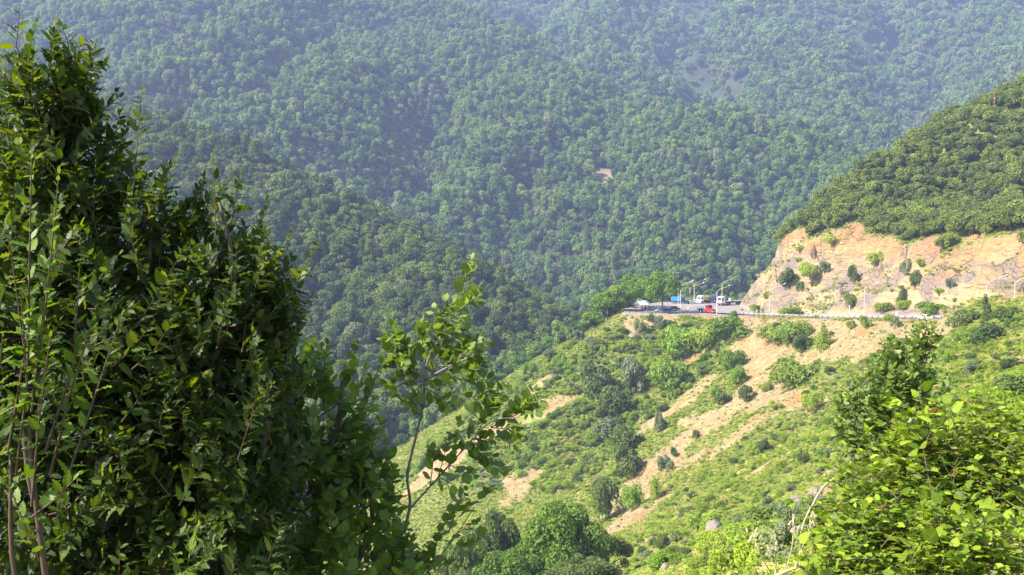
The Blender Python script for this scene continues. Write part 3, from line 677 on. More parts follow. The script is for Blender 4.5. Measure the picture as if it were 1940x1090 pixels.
barrier(GR, 'long white steel crash barrier on the outer edge of the road below the cutting', None, M['darksteel'], M['galv'], 0.32, 0.66)
lot_edge = catmull([(43, 383, -31), (52, 378.3, -31), (62, 375.4, -31), (70, 373.6, -31)], 4)
L_ = np.r_[0, np.cumsum(np.hypot(*np.diff(lot_edge[:, :2], axis=0).T))]; s_ = np.arange(0, L_[-1], 2.6)
barrier(np.stack([np.interp(s_, L_, lot_edge[:, k]) for k in range(3)], 1), 'low dark rail along the edge of the gravel lot under the trees', None, M['darksteel'], M['darksteel'], 0.3, 0.55)

# street lamps: tapered pole, raked arm, lamp head
def zroad(x, y): return float(Hn(x, y))
def street_lamp(px, py, D, tip, label, mat, mat_arm, group='tall street lamps by the road', z=None, tipD=0):
    b = P(px, py, D); b[2] = zroad(b[0], b[1])
    top = P(px, tip[0], D)[2]-b[2]; e = P(tip[1], tip[2], D+tipD)-b
    t = thing('street_lamp', label, 'street lamp', tuple(b), 0, group)
    MB().tube([(0, 0, -0.3), (0, 0, 0.6), (0, 0, top)], [0.105, 0.105, 0.07], 8).build('pole', mat, t)
    MB().box((0, 0, 0.05), (0.45, 0.45, 0.3)).build('base', M['galv'], t)
    m1 = Vector((e[0]*0.28, e[1]*0.28, top+(e[2]-top)*0.42)); E = Vector(e)
    MB().tube([(0, 0, top-0.05), m1, E], [0.06, 0.05, 0.04], 6).build('arm', mat_arm, t)
    d = (E-m1).normalized(); h = MB(); h.tube([E-d*0.1, E+d*0.25, E+d*0.75, E+d*1.0], [0.06, 0.13, 0.15, 0.06], 8); h.build('lamp_head', M['lamp'], t)
street_lamp(1284.6, 588, 396, (545, 1307, 535.5), 'pale yellow street lamp closest to the blue covered truck', M['yellow'], M['yellow'])
street_lamp(1288.8, 585, 404, (540.5, 1310, 532.5), 'pale street lamp just right of the one by the blue truck', M['white'], M['yellow'])
street_lamp(1306.8, 592, 384, (547, 1330, 537), 'orange tinted street lamp at the near edge of the lot', M['yellow'], M['orange'])
street_lamp(1315, 575, 433, (538.5, 1334, 530), 'pale street lamp left of the cream tipper truck', M['white'], M['orange'])
street_lamp(1357.8, 596.5, 374, (552.5, 1380, 542), 'slim white street lamp in front of the white truck cab', M['white'], M['yellow'])
street_lamp(1367.6, 576.5, 428, (537.5, 1383.5, 529.5), 'yellow street lamp rising behind the white truck cab', M['yellow'], M['yellow'])
street_lamp(1458, 599, 349, (551, 1484, 539), 'white street lamp at the left end of the cutting', M['polewhite'], M['cream'])
street_lamp(1637, 603.5, 295, (547.5, 1660, 537), 'white street lamp in front of the middle of the cutting', M['polewhite'], M['cream'])
street_lamp(1868, 604, 252, (538, 1903, 523), 'white street lamp behind the pointed dark bush', M['polewhite'], M['polewhite'])
street_lamp(1921, 603, 236, (536, 1958, 520), 'white street lamp at the far right end of the road', M['polewhite'], M['polewhite'])

# marker posts, road sign
def post_thing(nm, cat, px, py, D, h, r, label, mats, group=None):
    b = P(px, py, D); b[2] = zroad(b[0], b[1]); t = thing(nm, label, cat, tuple(b), 0, group)
    MB().tube([(0, 0, -.3), (0, 0, h)], r, 7).build('post', mats, t); return t
post_thing('marker_post', 'marker post', 1555, 602, 318, 2.6, 0.09, 'short yellowish post by the barrier left of the cypress-like bush', M['cream'])
post_thing('marker_post', 'marker post', 1609, 604, 303, 4.0, 0.11, 'white post standing by the barrier below the grey-green bush', M['white'])
t = post_thing('road_sign', 'road sign', 1406, 597, 366, 2.0, 0.06, 'small dark red round sign on a post at the road edge', M['white'])
dm = MB(); dm.prism([(0.42*math.cos(a*math.pi/8), 1.95+0.42*math.sin(a*math.pi/8)) for a in range(16)], -0.1, -0.06); dm.build('sign_disc', M['signred'], t)
t = post_thing('road_sign', 'road sign', 1429, 598, 358, 1.2, 0.06, 'short dark delineator at the start of the white barrier', M['darksteel'])
dm = MB(); dm.box((0, -0.1, 1.15), (0.45, 0.05, 0.5)); dm.build('sign_plate', M['darksteel'], t)
t = post_thing('road_sign', 'road sign', 1698, 605, 281, 1.3, 0.07, 'small white triangular marker beside the barrier', M['white'])
dm = MB(); dm.prism([(-0.5, 0.75), (0.5, 0.75), (0, 2.2)], -0.14, -0.09); dm.build('sign_plate', M['white'], t)

# small open shelter at the left end of the lot
sh = P(1216, 592, 392); sh[2] = LOTZ
t = thing('roadside_shelter', 'open shelter with pale sheet roof on dark posts under the lot trees', 'shelter', tuple(sh), math.radians(-18))
for x in (-2.6, 0, 2.6):
    for y in (-1.5, 1.5): MB().box((x, y, 1.15), (0.22, 0.22, 2.7)).build('post', M['wood'], t)
MB().prism([(-3.3, 2.45), (3.3, 2.45), (1.6, 3.9), (-1.6, 3.9)], -2.1, 2.1).build('roof', M['sheet'], t)
MB().box((0, 0, 2.4), (6.2, 3.9, 0.12)).build('eaves_beam', M['wood'], t)
MB().box((0, 1.2, 0.35), (4.4, 0.5, 0.1)).build('bench', M['wood'], t)

# ------------------------------------------------------------------ vehicles (x forward)
def wheel(parent, x, y, r=0.5, w=0.3, rim='galv', name='wheel'):
    k = 1 if y > 0 else -1
    mb = MB(); mb.tube([(0, -w/2, 0), (0, -w/2+.03, 0), (0, w/2-.03, 0), (0, w/2, 0)], [r*.9, r, r, r*.9], 14); o = mb.build(name, M['tyre'], parent); o.location = (x, y, r)
    rm = MB(); rm.tube([(0, k*(w/2-.02), 0), (0, k*(w/2+.015), 0)], [r*.58, r*.5], 10); rm.build('rim', M[rim], o)
def car(px, py, D, head, label, paint, kind='sedan', group='cars parked on the gravel lot', cat='car'):
    b = P(px, py, D); b[2] = zroad(b[0], b[1])+0.02
    t = thing('parked_car', label, cat, tuple(b), math.radians(head), group)
    if kind == 'sedan': L, W, hd, hr = 4.3, 1.7, 0.95, 1.42; cab = [(-1.75, .92), (1.0, .92), (.35, 1.42), (-1.1, 1.42)]
    elif kind == 'hatch': L, W, hd, hr = 3.6, 1.62, 0.95, 1.45; cab = [(-1.72, .92), (.95, .92), (.3, 1.45), (-1.4, 1.45)]
    else: L, W, hd, hr = 4.5, 1.85, 1.1, 1.8; cab = [(-2.1, 1.07), (1.1, 1.07), (.55, 1.8), (-1.95, 1.8)]
    h = L/2
    MB().prism([(-h, .32), (h, .30), (h, .62), (h-.25, hd-.17), (h-1.2, hd), (-h+.55, hd), (-h+.05, hd-.1)], -W/2, W/2).build('body', M[paint], t)
    MB().prism(cab, -W/2+.1, W/2-.1).build('cabin', M[paint], t)
    a, b_, c, d = [Vector((p[0], 0, p[1])) for p in cab]
    g = MB(); y = W/2-.09
    for s in (-1, 1):
        q = [a.lerp(b_, .12)+Vector((0, 0, .06)), a.lerp(b_, .9)+Vector((0, 0, .06)), c.lerp(d, .08)-Vector((0, 0, .06)), d.lerp(c, .1)-Vector((0, 0, .06))]
        g2 = MB(); g2.prism([(p.x, p.z) for p in q], s*y-.012, s*y+.012); g2.build('side_window', M['glass'], t)
    for (p0, p1, nm) in ((b_, c, 'windscreen'), (a, d, 'rear_window')):
        n = Vector((p1.z-p0.z, 0, -(p1.x-p0.x))).normalized()*(1 if nm == 'windscreen' else -1)*.015
        q0 = p0.lerp(p1, .12)+n; q1 = p0.lerp(p1, .9)+n; g3 = MB()
        g3.add([(q0.x, -y+.12, q0.z), (q0.x, y-.12, q0.z), (q1.x, y-.16, q1.z), (q1.x, -y+.16, q1.z)], [(0, 1, 2, 3)]); g3.build(nm, M['glass'], t)
    for s in (-1, 1):
        MB().box((h-.06, s*W*.33, .66), (.16, .32, .14)).build('headlight', M['chrome'], t)
        MB().box((-h+.03, s*W*.36, .75), (.08, .24, .16)).build('tail_light', M['signred'], t)
        wheel(t, h*.62, s*(W/2-.1), .32, .2); wheel(t, -h*.62, s*(W/2-.1), .32, .2)
    MB().box((h+.02, 0, .42), (.1, W*.92, .18)).build('bumper', M['darksteel'], t)
    return t
def truck_base(px, py, D, head, name, label, group='trucks at the road bend'):
    b = P(px, py, D); b[2] = max(zroad(b[0], b[1]), -40)+0.1
    return thing(name, label, 'truck', tuple(b), math.radians(head), group)
def cab_over(t, x, paint, W=2.45, z0=0.75, H=2.3, L=2.0, visor=None):
    MB().prism([(x-L, z0), (x, z0), (x+.04, z0+1.05), (x-.22, z0+H-.25), (x-.5, z0+H), (x-L, z0+H)], -W/2, W/2).build('cab', M[paint], t)
    MB().add([(x+.055, -W/2+.15, z0+1.1), (x+.055, W/2-.15, z0+1.1), (x-.13, W/2-.2, z0+H-.5), (x-.13, -W/2+.2, z0+H-.5)], [(0, 1, 2, 3)]).build('windscreen', M['glass'], t)
    for s in (-1, 1):
        MB().prism([(x-1.25, z0+1.1), (x-.22, z0+1.1), (x-.42, z0+H-.5), (x-1.25, z0+H-.5)], s*(W/2)-.015, s*(W/2)+.015).build('side_window', M['glass'], t)
        MB().box((x+.03, s*W*.36, z0+.22), (.1, .38, .2)).build('headlight', M['chrome'], t)
        MB().box((x-.05, s*(W/2+.16), z0+1.4), (.1, .2, .6)).build('mirror', M['darksteel'], t)
    MB().box((x+.03, 0, z0-.15), (.2, W, .42)).build('bumper', M['white' if visor is None else visor], t)
    MB().box((x+.05, 0, z0+.62), (.06, W*.62, .42)).build('grille', M['darksteel'], t)
# red bonneted flatbed turning round the bend
t = truck_base(1339, 596.5, 381, -56, 'flatbed_truck', 'red bonneted truck with an empty dark flatbed driving round the bend', None)
MB().prism([(1.9, .75), (3.55, .7), (3.6, 1.55), (1.95, 1.75)], -.62, .62).build('bonnet', M['red'], t)
MB().prism([(.2, .7), (1.9, .7), (1.95, 1.75), (1.6, 2.75), (.3, 2.75)], -1.15, 1.15).build('cab', M['red'], t)
MB().add([(1.97, -1, 1.8), (1.97, 1, 1.8), (1.66, .95, 2.6), (1.66, -.95, 2.6)], [(0, 1, 2, 3)]).build('windscreen', M['glass'], t)
MB().box((.95, 0, 2.86), (1.4, 2.1, .22)).build('roof_rack', M['darksteel'], t)
for s in (-1, 1):
    MB().prism([(.5, 1.8), (1.75, 1.8), (1.55, 2.6), (.5, 2.6)], s*1.15-.012, s*1.15+.012).build('side_window', M['glass'], t)
    MB().prism([(2.0, .6), (3.75, .6), (3.6, 1.15), (2.9, 1.35), (2.1, 1.15)], s*1.15-.28, s*1.15+.1).build('mudguard', M['red'], t)
    MB().box((3.62, s*.95, 1.0), (.1, .24, .24)).build('headlight', M['chrome'], t)
    wheel(t, 2.9, s*1.05, .5); wheel(t, -2.1, s*1.0, .5, .5, 'white'); wheel(t, -3.3, s*1.0, .5, .5, 'white')
    MB().box((-.5, s*.95, .75), (.9, .45, .5)).build('fuel_tank', M['galv'], t)
MB().box((3.85, 0, .62), (.2, 2.3, .32)).build('bumper', M['yellow'], t)
MB().box((3.6, 0, 1.2), (.08, 1.05, .55)).build('grille', M['darksteel'], t)
MB().box((-2.2, 0, 1.25), (4.6, 2.4, .16)).build('flatbed', M['darksteel'], t)
MB().box((-1.6, 0, .9), (5.6, .8, .3)).build('chassis', M['darksteel'], t)
for k in range(4): 
    for s in (-1, 1): MB().box((-.3-k*1.3, s*1.17, 1.6), (.09, .07, .6)).build('stake', M['darksteel'], t)
# white tractor with empty flatbed trailer
t = truck_base(1377, 579.5, 421, -147, 'articulated_truck', 'white articulated truck with a long empty flatbed trailer at the back of the bend', None)
cab_over(t, 4.4, 'white', 2.5, .95, 2.75, 2.1, 'darksteel')
MB().box((2.2, 0, 3.1), (.14, 2.4, 1.1)).build('roof_deflector', M['darksteel'], t)
MB().box((-.6, 0, 1.0), (7.2, .85, .3)).build('chassis', M['darksteel'], t)
MB().box((-4.6, 0, 1.62), (11.6, 2.5, .22)).build('trailer_deck', M['galv'], t)
MB().box((-4.6, 0, 1.35), (11.4, 1.0, .3)).build('trailer_frame', M['darksteel'], t)
MB().box((-2.2, 0, 2.3), (1.3, 1.3, 1.1)).build('load_crate', M['galv'], t)
for s in (-1, 1):
    for x in (3.3, .6, -.7): wheel(t, x, s*1.0, .52, .45)
    for x in (-6.6, -7.9, -9.2): wheel(t, x, s*1.0, .52, .45)
    MB().box((1.9, s*1.0, .85), (1.2, .5, .6)).build('fuel_tank', M['galv'], t)
# cream tipper
t = truck_base(1333, 575.5, 433, -140, 'tipper_truck', 'white cabbed tipper truck with a cream load bed parked at the lot', None)
cab_over(t, 3.2, 'white', 2.4, .8, 2.4, 1.9)
MB().box((-.6, 0, .95), (6.4, .85, .32)).build('chassis', M['darksteel'], t)
MB().prism([(1.1, 1.3), (-3.6, 1.3), (-3.9, 3.0), (1.7, 3.0), (1.7, 3.35), (1.1, 3.2)], -1.25, 1.25).build('tipper_bed', M['cream'], t)
for k in range(4): MB().box((.7-k*1.2, -1.29, 2.1), (.12, .08, 1.5)).build('bed_rib', M['cream'], t); MB().box((.7-k*1.2, 1.29, 2.1), (.12, .08, 1.5)).build('bed_rib', M['cream'], t)
for s in (-1, 1):
    for x in (2.2, -1.7, -3.0): wheel(t, x, s*1.0, .52, .45)
# dark teal covered truck
t = truck_base(1352, 574.5, 436, -112, 'covered_truck', 'dark teal canvas covered truck parked between the tipper and the articulated truck', None)
cab_over(t, 3.4, 'navy', 2.35, .75, 2.1, 1.8, 'darksteel')
MB().prism([(1.3, 1.2), (-3.2, 1.2), (-3.2, 3.3), (-3.0, 3.6), (1.1, 3.6), (1.3, 3.3)], -1.2, 1.2).build('canvas_cover', M['teal'], t)
MB().box((0, 0, .95), (6.2, .8, .3)).build('chassis', M['darksteel'], t)
for s in (-1, 1):
    for x in (2.4, -2.0): wheel(t, x, s*1.0, .5, .4)
# bright blue covered truck under the tree
t = truck_base(1284, 576, 432, -8, 'covered_truck', 'truck with a bright blue canvas cover beside the big lot tree', None)
cab_over(t, 3.1, 'navy', 2.1, .6, 1.7, 1.5, 'darksteel')
MB().prism([(1.4, 1.0), (-2.8, 1.0), (-2.9, 2.4), (-2.4, 2.75), (1.0, 2.75), (1.5, 2.4)], -1.1, 1.1).build('canvas_cover', M['blue'], t)
MB().box((-.2, 0, .8), (5.4, .8, .25)).build('chassis', M['darksteel'], t)
for s in (-1, 1):
    for x in (2.1, -1.7): wheel(t, x, s*.95, .42, .35)
car(1296, 574.8, 434, -120, 'pale silver car parked just right of the blue covered truck', 'white')
car(1300.5, 576.5, 430, -70, 'dark car parked between two white cars at the back of the lot', 'navy', 'hatch')
car(1307.5, 575.8, 431, -150, 'white car parked in front of the woods, left of the pale lamp', 'white')
car(1317.5, 575.0, 434, -100, 'small white hatchback nearest the cab of the tipper', 'white', 'hatch')
car(1265.5, 596.5, 379, -70, 'navy off-roader facing out from under the tree', 'navy', 'suv')
car(1279, 589.5, 396, 20, 'small dark blue car standing behind the green saloon', 'navy', 'hatch')
car(1280, 596, 379, 8, 'pale green saloon parked along the lot edge by the tree', 'greenpale')
car(1250, 594, 385, 200, 'silver car mostly hidden in the shade of the lot trees', 'greenpale', 'hatch')
car(1753, 600, 266, 100, 'white car driving on the road behind the barrier and the tall shrub top', 'white', 'sedan', None)
# thin mast on the wooded hill
mp_ = pick(1883, 215, Hn, 300, 520)
if mp_ is not None:
    t = thing('radio_mast', 'thin red and white mast on top of the wooded hill at right', 'mast', tuple(mp_))
    for k in range(3): MB().tube([(0, 0, -0.5+k*2.4), (0, 0, 1.9+k*2.4)], 0.10, 6).build('mast_section', M['red' if k % 2 else 'white'], t)
    MB().box((0, 0, 6.9), (1.1, .25, .7)).build('antenna', M['signred'], t)

# ------------------------------------------------------------------ shrubs and trees on the slope, the cutting and the lot
SHRUB = {}
def lib(key, mat, n, leaf, count, trunk=None, **kw):
    SHRUB[key] = [crown_mesh('shrub', mat, 300+hash_(key)+i, n, leaf, trunk=trunk, **kw) for i in range(count)]
def hash_(s): return sum(ord(c)*(i+3) for i, c in enumerate(s)) % 977
lib('olive', 'olive', 2000, 0.07, 6, lobes=13, flat=0.6, spread=.9, lobe_r=(.2, .42)); lib('bright', 'bright', 2000, 0.07, 6, lobes=14, flat=0.8, spread=.85, lobe_r=(.2, .42))
lib('dark', 'dark', 2000, 0.072, 6, lobes=13, flat=0.9, spread=.85, lobe_r=(.2, .42)); lib('grey', 'grey', 1600, 0.075, 4, lobes=12, flat=0.8, spread=.85, lobe_r=(.2, .4))
lib('cone', 'olive', 1800, 0.075, 2, lobes=14, shape='cone'); lib('darkcone', 'dark', 1700, 0.08, 2, lobes=13, shape='cone')
lib('talltree', 'bright', 2600, 0.07, 3, lobes=15, shape='tall', trunk=0.05)
rs = np.random.default_rng(41)
def shrub(px, py, w, h, key, label, fn=Hn, cat='shrub', group=None, at=None, nm='shrub', d0=20):
    """base point as seen in the photo is looked up on the ground; w, h in photo pixels give the real size there"""
    q = pick(px, py, fn, d0) if at is None else np.array(at, float)
    if q is None: return None
    k = F_PX/q[1]; R = w/k/2; Hh = h/k; 
    top = 1.95 if key in ('cone', 'darkcone') else (2.0 if key == 'talltree' else 1.3)
    o = thing(nm, label, cat, tuple(q-np.array([0, 0, 0.12*Hh])), rs.uniform(0, 6.28), group, SHRUB[key][rs.integers(len(SHRUB[key]))])
    o.scale = (R, R*rs.uniform(.85, 1.1), Hh/top*1.1); return o
for a in [  # named ones below the road
    (1560, 664, 42, 58, 'cone', 'upright pointed yellow-green bush alone on bare soil below the road'),
    (1522, 668, 36, 40, 'dark', 'dark rounded bush just left of the pointed bush below the road'),
    (1495, 652, 40, 44, 'bright', 'bright green bush in the clump below the left street lamp of the cutting'),
    (1470, 648, 60, 40, 'olive', 'olive bush at the left end of the clump below the road'),
    (1515, 640, 60, 38, 'olive', 'olive bush at the top of the clump below the road'),
    (1500, 734, 92, 62, 'olive', 'wide domed olive bush on the bare slope under the pointed bush'),
    (1385, 702, 50, 46, 'bright', 'round vivid green bush beside the bare gully, upper of two'),
    (1398, 732, 44, 40, 'bright', 'vivid green bush beside the bare gully, lower of two'),
    (1450, 742, 26, 26, 'olive', 'small green bush on the right rim of the bare gully'),
    (1372, 768, 34, 26, 'dark', 'low dark bush under the two vivid round bushes'),
    (1415, 760, 36, 30, 'dark', 'dark bush on bare soil right below the vivid round bushes'),
    (1356, 752, 26, 22, 'bright', 'small green bush left of the two vivid round bushes'),
    (1120, 762, 86, 80, 'dark', 'large dark green bush on the left half of the slope'),
    (1200, 752, 62, 78, 'grey', 'tall grey-green bush right of the large dark bush'),
    (1165, 790, 70, 62, 'dark', 'dark rounded bush below the tall grey-green bush'),
    (1262, 738, 80, 70, 'bright', 'big bright green bush in the middle of the slope above the gully'),
    (1290, 672, 90, 60, 'bright', 'broad bright bush close below the gravel lot'),
    (1375, 645, 90, 50, 'bright', 'broad bright bush under the road, left of the bare chute'),
    (1335, 660, 80, 50, 'olive', 'yellowish broad bush between two bright ones under the road'),
    (1390, 618, 26, 32, 'talltree', 'slender young tree sticking up over the road edge'),
    (1185, 862, 66, 58, 'dark', 'dark bush at the upper end of the bush row by the orange bare strip'),
    (1150, 842, 60, 56, 'grey', 'greyish bush on the slope left of the orange bare strip'),
    (1180, 910, 70, 70, 'dark', 'dark dense bush bordering the orange bare strip on its left'),
    (1150, 985, 66, 80, 'dark', 'dark tall bush at the lower end of the orange bare strip'),
    (1195, 965, 52, 56, 'bright', 'green bush at the foot of the orange bare strip'),
    (1242, 945, 28, 46, 'olive', 'small upright bush standing in the orange bare strip'),
    (1318, 832, 18, 18, 'dark', 'tiny dark round bush in the middle of the bare slope'),
    (1275, 868, 18, 22, 'dark', 'tiny bush on bare soil right of the dark bush row'),
    (1450, 862, 36, 34, 'dark', 'dark round bush right of the lower bare patch'),
    (1522, 880, 26, 30, 'dark', 'small dark bush in pale grass left of the alder'),
    (1247, 820, 26, 44, 'grey', 'narrow grey-green bush left of the upper bare strip'),
    (1538, 780, 40, 44, 'olive', 'olive bush at the right end of the bare patch'),
    (1695, 622, 26, 24, 'grey', 'dark grey-green round bush just under the barrier'),
    (1640, 622, 26, 30, 'olive', 'yellow-green bush leaning under the barrier'),
    (1612, 624, 18, 20, 'olive', 'small bush under the barrier below the middle lamp'),
    (1684, 608, 24, 16, 'olive', 'low green bush poking over the barrier'),
    (1866, 612, 40, 62, 'darkcone', 'pointed dark green young tree in front of the right end of the cutting'),
    (1900, 610, 70, 34, 'dark', 'dark bush right of the pointed dark young tree'),
    (1830, 622, 70, 36, 'dark', 'dark bush covering the right end of the barrier'),
    (1870, 655, 70, 44, 'dark', 'dark bush below the pointed young tree on the right slope'),
    (1740, 700, 34, 44, 'dark', 'dark bush in grass right behind the alder top'),
    (1560, 1010, 90, 70, 'dark', 'dark green bush low on the slope behind the dry stalks'),
    (1600, 940, 32, 34, 'bright', 'vivid small bush on stony ground left of the alder foot'),
    (1470, 990, 50, 40, 'grey', 'blue-green bush amid rocks near the bottom of the slope'),
    (1330, 1010, 70, 44, 'bright', 'bright bush among pale rocks at the bottom of the slope'),
    (1260, 900, 40, 40, 'grey', 'grey-green bush between the two bare strips'),
    (1232, 610, 20, 16, 'dark', 'dark little bush hanging on the soil under the shelter'),
    (1213, 632, 34, 30, 'grey', 'greyish bush on pale soil at the lot corner'),
    (1250, 622, 28, 26, 'grey', 'greyish bush under the navy off-roader'),
    (1920, 780, 120, 70, 'dark', 'wide dark green bush high on the right grass slope'),
]: shrub(*a)
for a in [  # on the cutting
    (1498, 552, 52, 44, 'dark', 'dark bush high on the left part of the cutting'), (1532, 533, 52, 34, 'olive', 'olive bush right of the dark bush on the cutting'),
    (1516, 553, 22, 20, 'dark', 'small dark bush under the dark bush on the cutting'), (1560, 520, 28, 26, 'grey', 'pale shrub on the cutting above the grey rock'),
    (1516, 478, 16, 16, 'olive', 'small olive bush high near the tip of the cutting'), (1512, 497, 14, 12, 'olive', 'tiny olive bush below the tip of the cutting'),
    (1662, 500, 38, 26, 'olive', 'yellow-green bush under the top edge of the cutting'), (1617, 536, 26, 34, 'dark', 'upright bush beside the slanting grey slab'),
    (1716, 520, 26, 32, 'grey', 'grey-green bush in the upper middle of the cutting'), (1736, 550, 28, 36, 'dark', 'dark bush in the middle of the cutting, higher of two'),
    (1709, 573, 24, 34, 'darkcone', 'dark pointed bush in the middle of the cutting, lower of two'), (1607, 588, 32, 36, 'dark', 'dark round bush at the foot of the cutting'),
    (1493, 598, 52, 22, 'olive', 'low green bush at the foot of the cutting right of the left lamp'), (1672, 590, 46, 20, 'olive', 'low green bush at the cutting foot right of the middle lamp'),
    (1712, 588, 36, 22, 'olive', 'green bush at the cutting foot above the white marker'), (1760, 594, 64, 24, 'bright', 'broad green bush at the cutting foot left of the tall shrub top'),
    (1800, 548, 22, 22, 'grey', 'small grey-green bush on the right part of the cutting'), (1780, 556, 16, 12, 'olive', 'tiny bush low on the right part of the cutting'),
    (1440, 592, 40, 16, 'olive', 'grassy bush at the left foot of the cutting'), (1453, 565, 20, 14, 'olive', 'small bush on the left flank of the cutting'),
    (1575, 462, 44, 20, 'olive', 'grassy bush under the wood at the left end of the cutting'), (1748, 505, 26, 18, 'olive', 'pale green bush below the rim of the cutting'),
]: shrub(*a, d0=200)
# trees of the lot
SHRUB['lot'] = [crown_mesh('crown', 'lotgreen', 370+i, 4600, 0.056, 22, 1.1, lobe_r=(.15, .36), spread=.92, jit=.55) for i in range(3)]
LOT_TRUNK = [trunk_mesh('trunk', 380+i, 0.045, h=0.9) for i in range(3)]
def tree(x, y, z, R, Hh, crown, trunk, label, group=None, lift=0.5):
    t = thing('tree', label, 'tree', (x, y, z), rs.uniform(0, 6.28), group)
    c = link('crown', crown, t, (0, 0, Hh*lift*0.55)); c.scale = (R, R, (Hh-Hh*lift*0.55)/1.45)
    k = link('trunk', trunk, t); k.scale = (R, R, Hh*0.72); return t
for (px, py, D, w, h, lb) in [(1254, 597, 382, 72, 88, 'big bright green tree shading the parked cars on the lot'), (1222, 592, 399, 70, 66, 'bright tree behind the open shelter'),
                              (1172, 612, 392, 66, 60, 'round green tree at the left end of the lot spur'), (1200, 594, 408, 70, 78, 'green tree between the shelter tree and the spur end tree'), (1272, 578, 438, 40, 42, 'dark green tree behind the blue covered truck'),
                              (1150, 640, 390, 64, 62, 'green tree lowest on the spur left of the lot'), (1120, 660, 388, 46, 40, 'bright bushy tree below the spur end tree')]:
    q = P(px, py, D); q[2] = float(Hn(q[0], q[1])); k = F_PX/D
    tree(q[0], q[1], q[2]-0.1, w/k/2, h/k+ (P(px, py, D)[2]-q[2] if py < 605 else 0), SHRUB['lot'][rs.integers(3)], LOT_TRUNK[rs.integers(3)], lb)
# big trees in the hollow at the bottom
SHRUB['big'] = [crown_mesh('crown', 'midgreen', 400+i, 15000, 0.036, 34, 1.15, lobe_r=(.14, .34), jit=0.6, spread=.95) for i in range(2)]
SHRUB['bigdark'] = [crown_mesh('crown', 'dark', 410+i, 12000, 0.04, 30, 1.15, lobe_r=(.14, .34), jit=0.6, spread=.95) for i in range(2)]
for (px, ptop, D, w, key, lb) in [(1050, 945, 150, 190, 'big', 'big bright leafy tree at the bottom below the bare strip'), (945, 962, 158, 120, 'bigdark', 'darker tree beside the big bright tree at the bottom'), (985, 1040, 132, 170, 'big', 'bright leafy tree low at the bottom, in front of the darker tree'),
                                  (1150, 1000, 158, 110, 'bigdark', 'dark tree right of the big bright tree at the bottom'), (1110, 1050, 125, 150, 'bigdark', 'shaded tree lowest at the bottom right of the bright trees'), (880, 1010, 150, 120, 'bigdark', 'dark tree behind the thin sapling trunk at the bottom')]:
    q = P(px, ptop, D); g = float(Hn(q[0], q[1])); R = w/(F_PX/D)/2
    tree(q[0], q[1], g-0.2, R, q[2]-g+0.3, SHRUB[key][rs.integers(2)], LOT_TRUNK[rs.integers(3)], lb, None, 0.35)
# rows of trees and bushes along the far edge of the slope, and the rest of the shrubs
def scatter_px(n, poly, seed):
    r = np.random.default_rng(seed); p = np.array(poly); out = []
    while len(out) < n:
        x = r.uniform(p[:, 0].min(), p[:, 0].max()); y = r.uniform(p[:, 1].min(), p[:, 1].max())
        if poly_sdf(np.array(x), np.array(y), poly) < 0: out.append((x, y))
    return out
def fill_shrubs(n, poly, seed, keys, size, label, group, avoid=0.5, ratio=0.8):
    r = np.random.default_rng(seed); k = 0
    for (x, y) in scatter_px(n*3, poly, seed):
        if k >= n: break
        q = pick(x, y, Hn, 30)
        if q is None or at_grid(bare, q[0], q[1]) > avoid or at_grid(pave, q[0], q[1]) < 2.5 or at_grid(CUT, q[0], q[1]) > .5: continue
        s = r.uniform(*size)*(0.7+0.6*r.random())*F_PX/q[1]
        shrub(x, y, s, s*ratio*r.uniform(.75, 1.2), keys[r.integers(len(keys))], label, at=q, group=group); k += 1
fill_shrubs(34, [(760, 890), (900, 775), (1010, 695), (1110, 640), (1150, 650), (1040, 720), (930, 800), (800, 920)], 51, ['bright', 'olive', 'grey', 'dark', 'bright'], (3, 6), 'green shrub along the far skyline of the bushy slope', 'shrubs along the far edge of the slope')
fill_shrubs(62, [(1130, 650), (1210, 612), (1420, 625), (1410, 690), (1330, 720), (1230, 800), (1100, 900), (960, 900), (900, 850), (1000, 760)], 52, ['bright', 'olive', 'olive', 'bright', 'dark'], (2.2, 4.6), 'leafy shrub on the steep slope between the lot and the bottom trees', 'shrubs on the left half of the slope')
fill_shrubs(46, [(1440, 700), (1700, 660), (1640, 820), (1560, 960), (1350, 1070), (1200, 1075), (1260, 960), (1400, 860)], 53, ['olive', 'olive', 'bright', 'dark', 'grey'], (1.2, 2.8), 'low shrub in the grass right of the bare strips', 'shrubs on the middle of the slope')
fill_shrubs(40, [(1730, 640), (1935, 600), (1935, 900), (1700, 900), (1700, 760)], 54, ['olive', 'olive', 'dark', 'olive', 'bright'], (1.3, 3.0), 'low shrub on the grassy slope at the right below the road', 'shrubs on the right grass slope')
fill_shrubs(26, [(1180, 1000), (1560, 960), (1540, 1088), (1180, 1088)], 55, ['olive', 'bright', 'dark', 'grey'], (0.8, 1.8), 'low shrub near the bottom edge of the slope', 'shrubs near the foot of the slope')
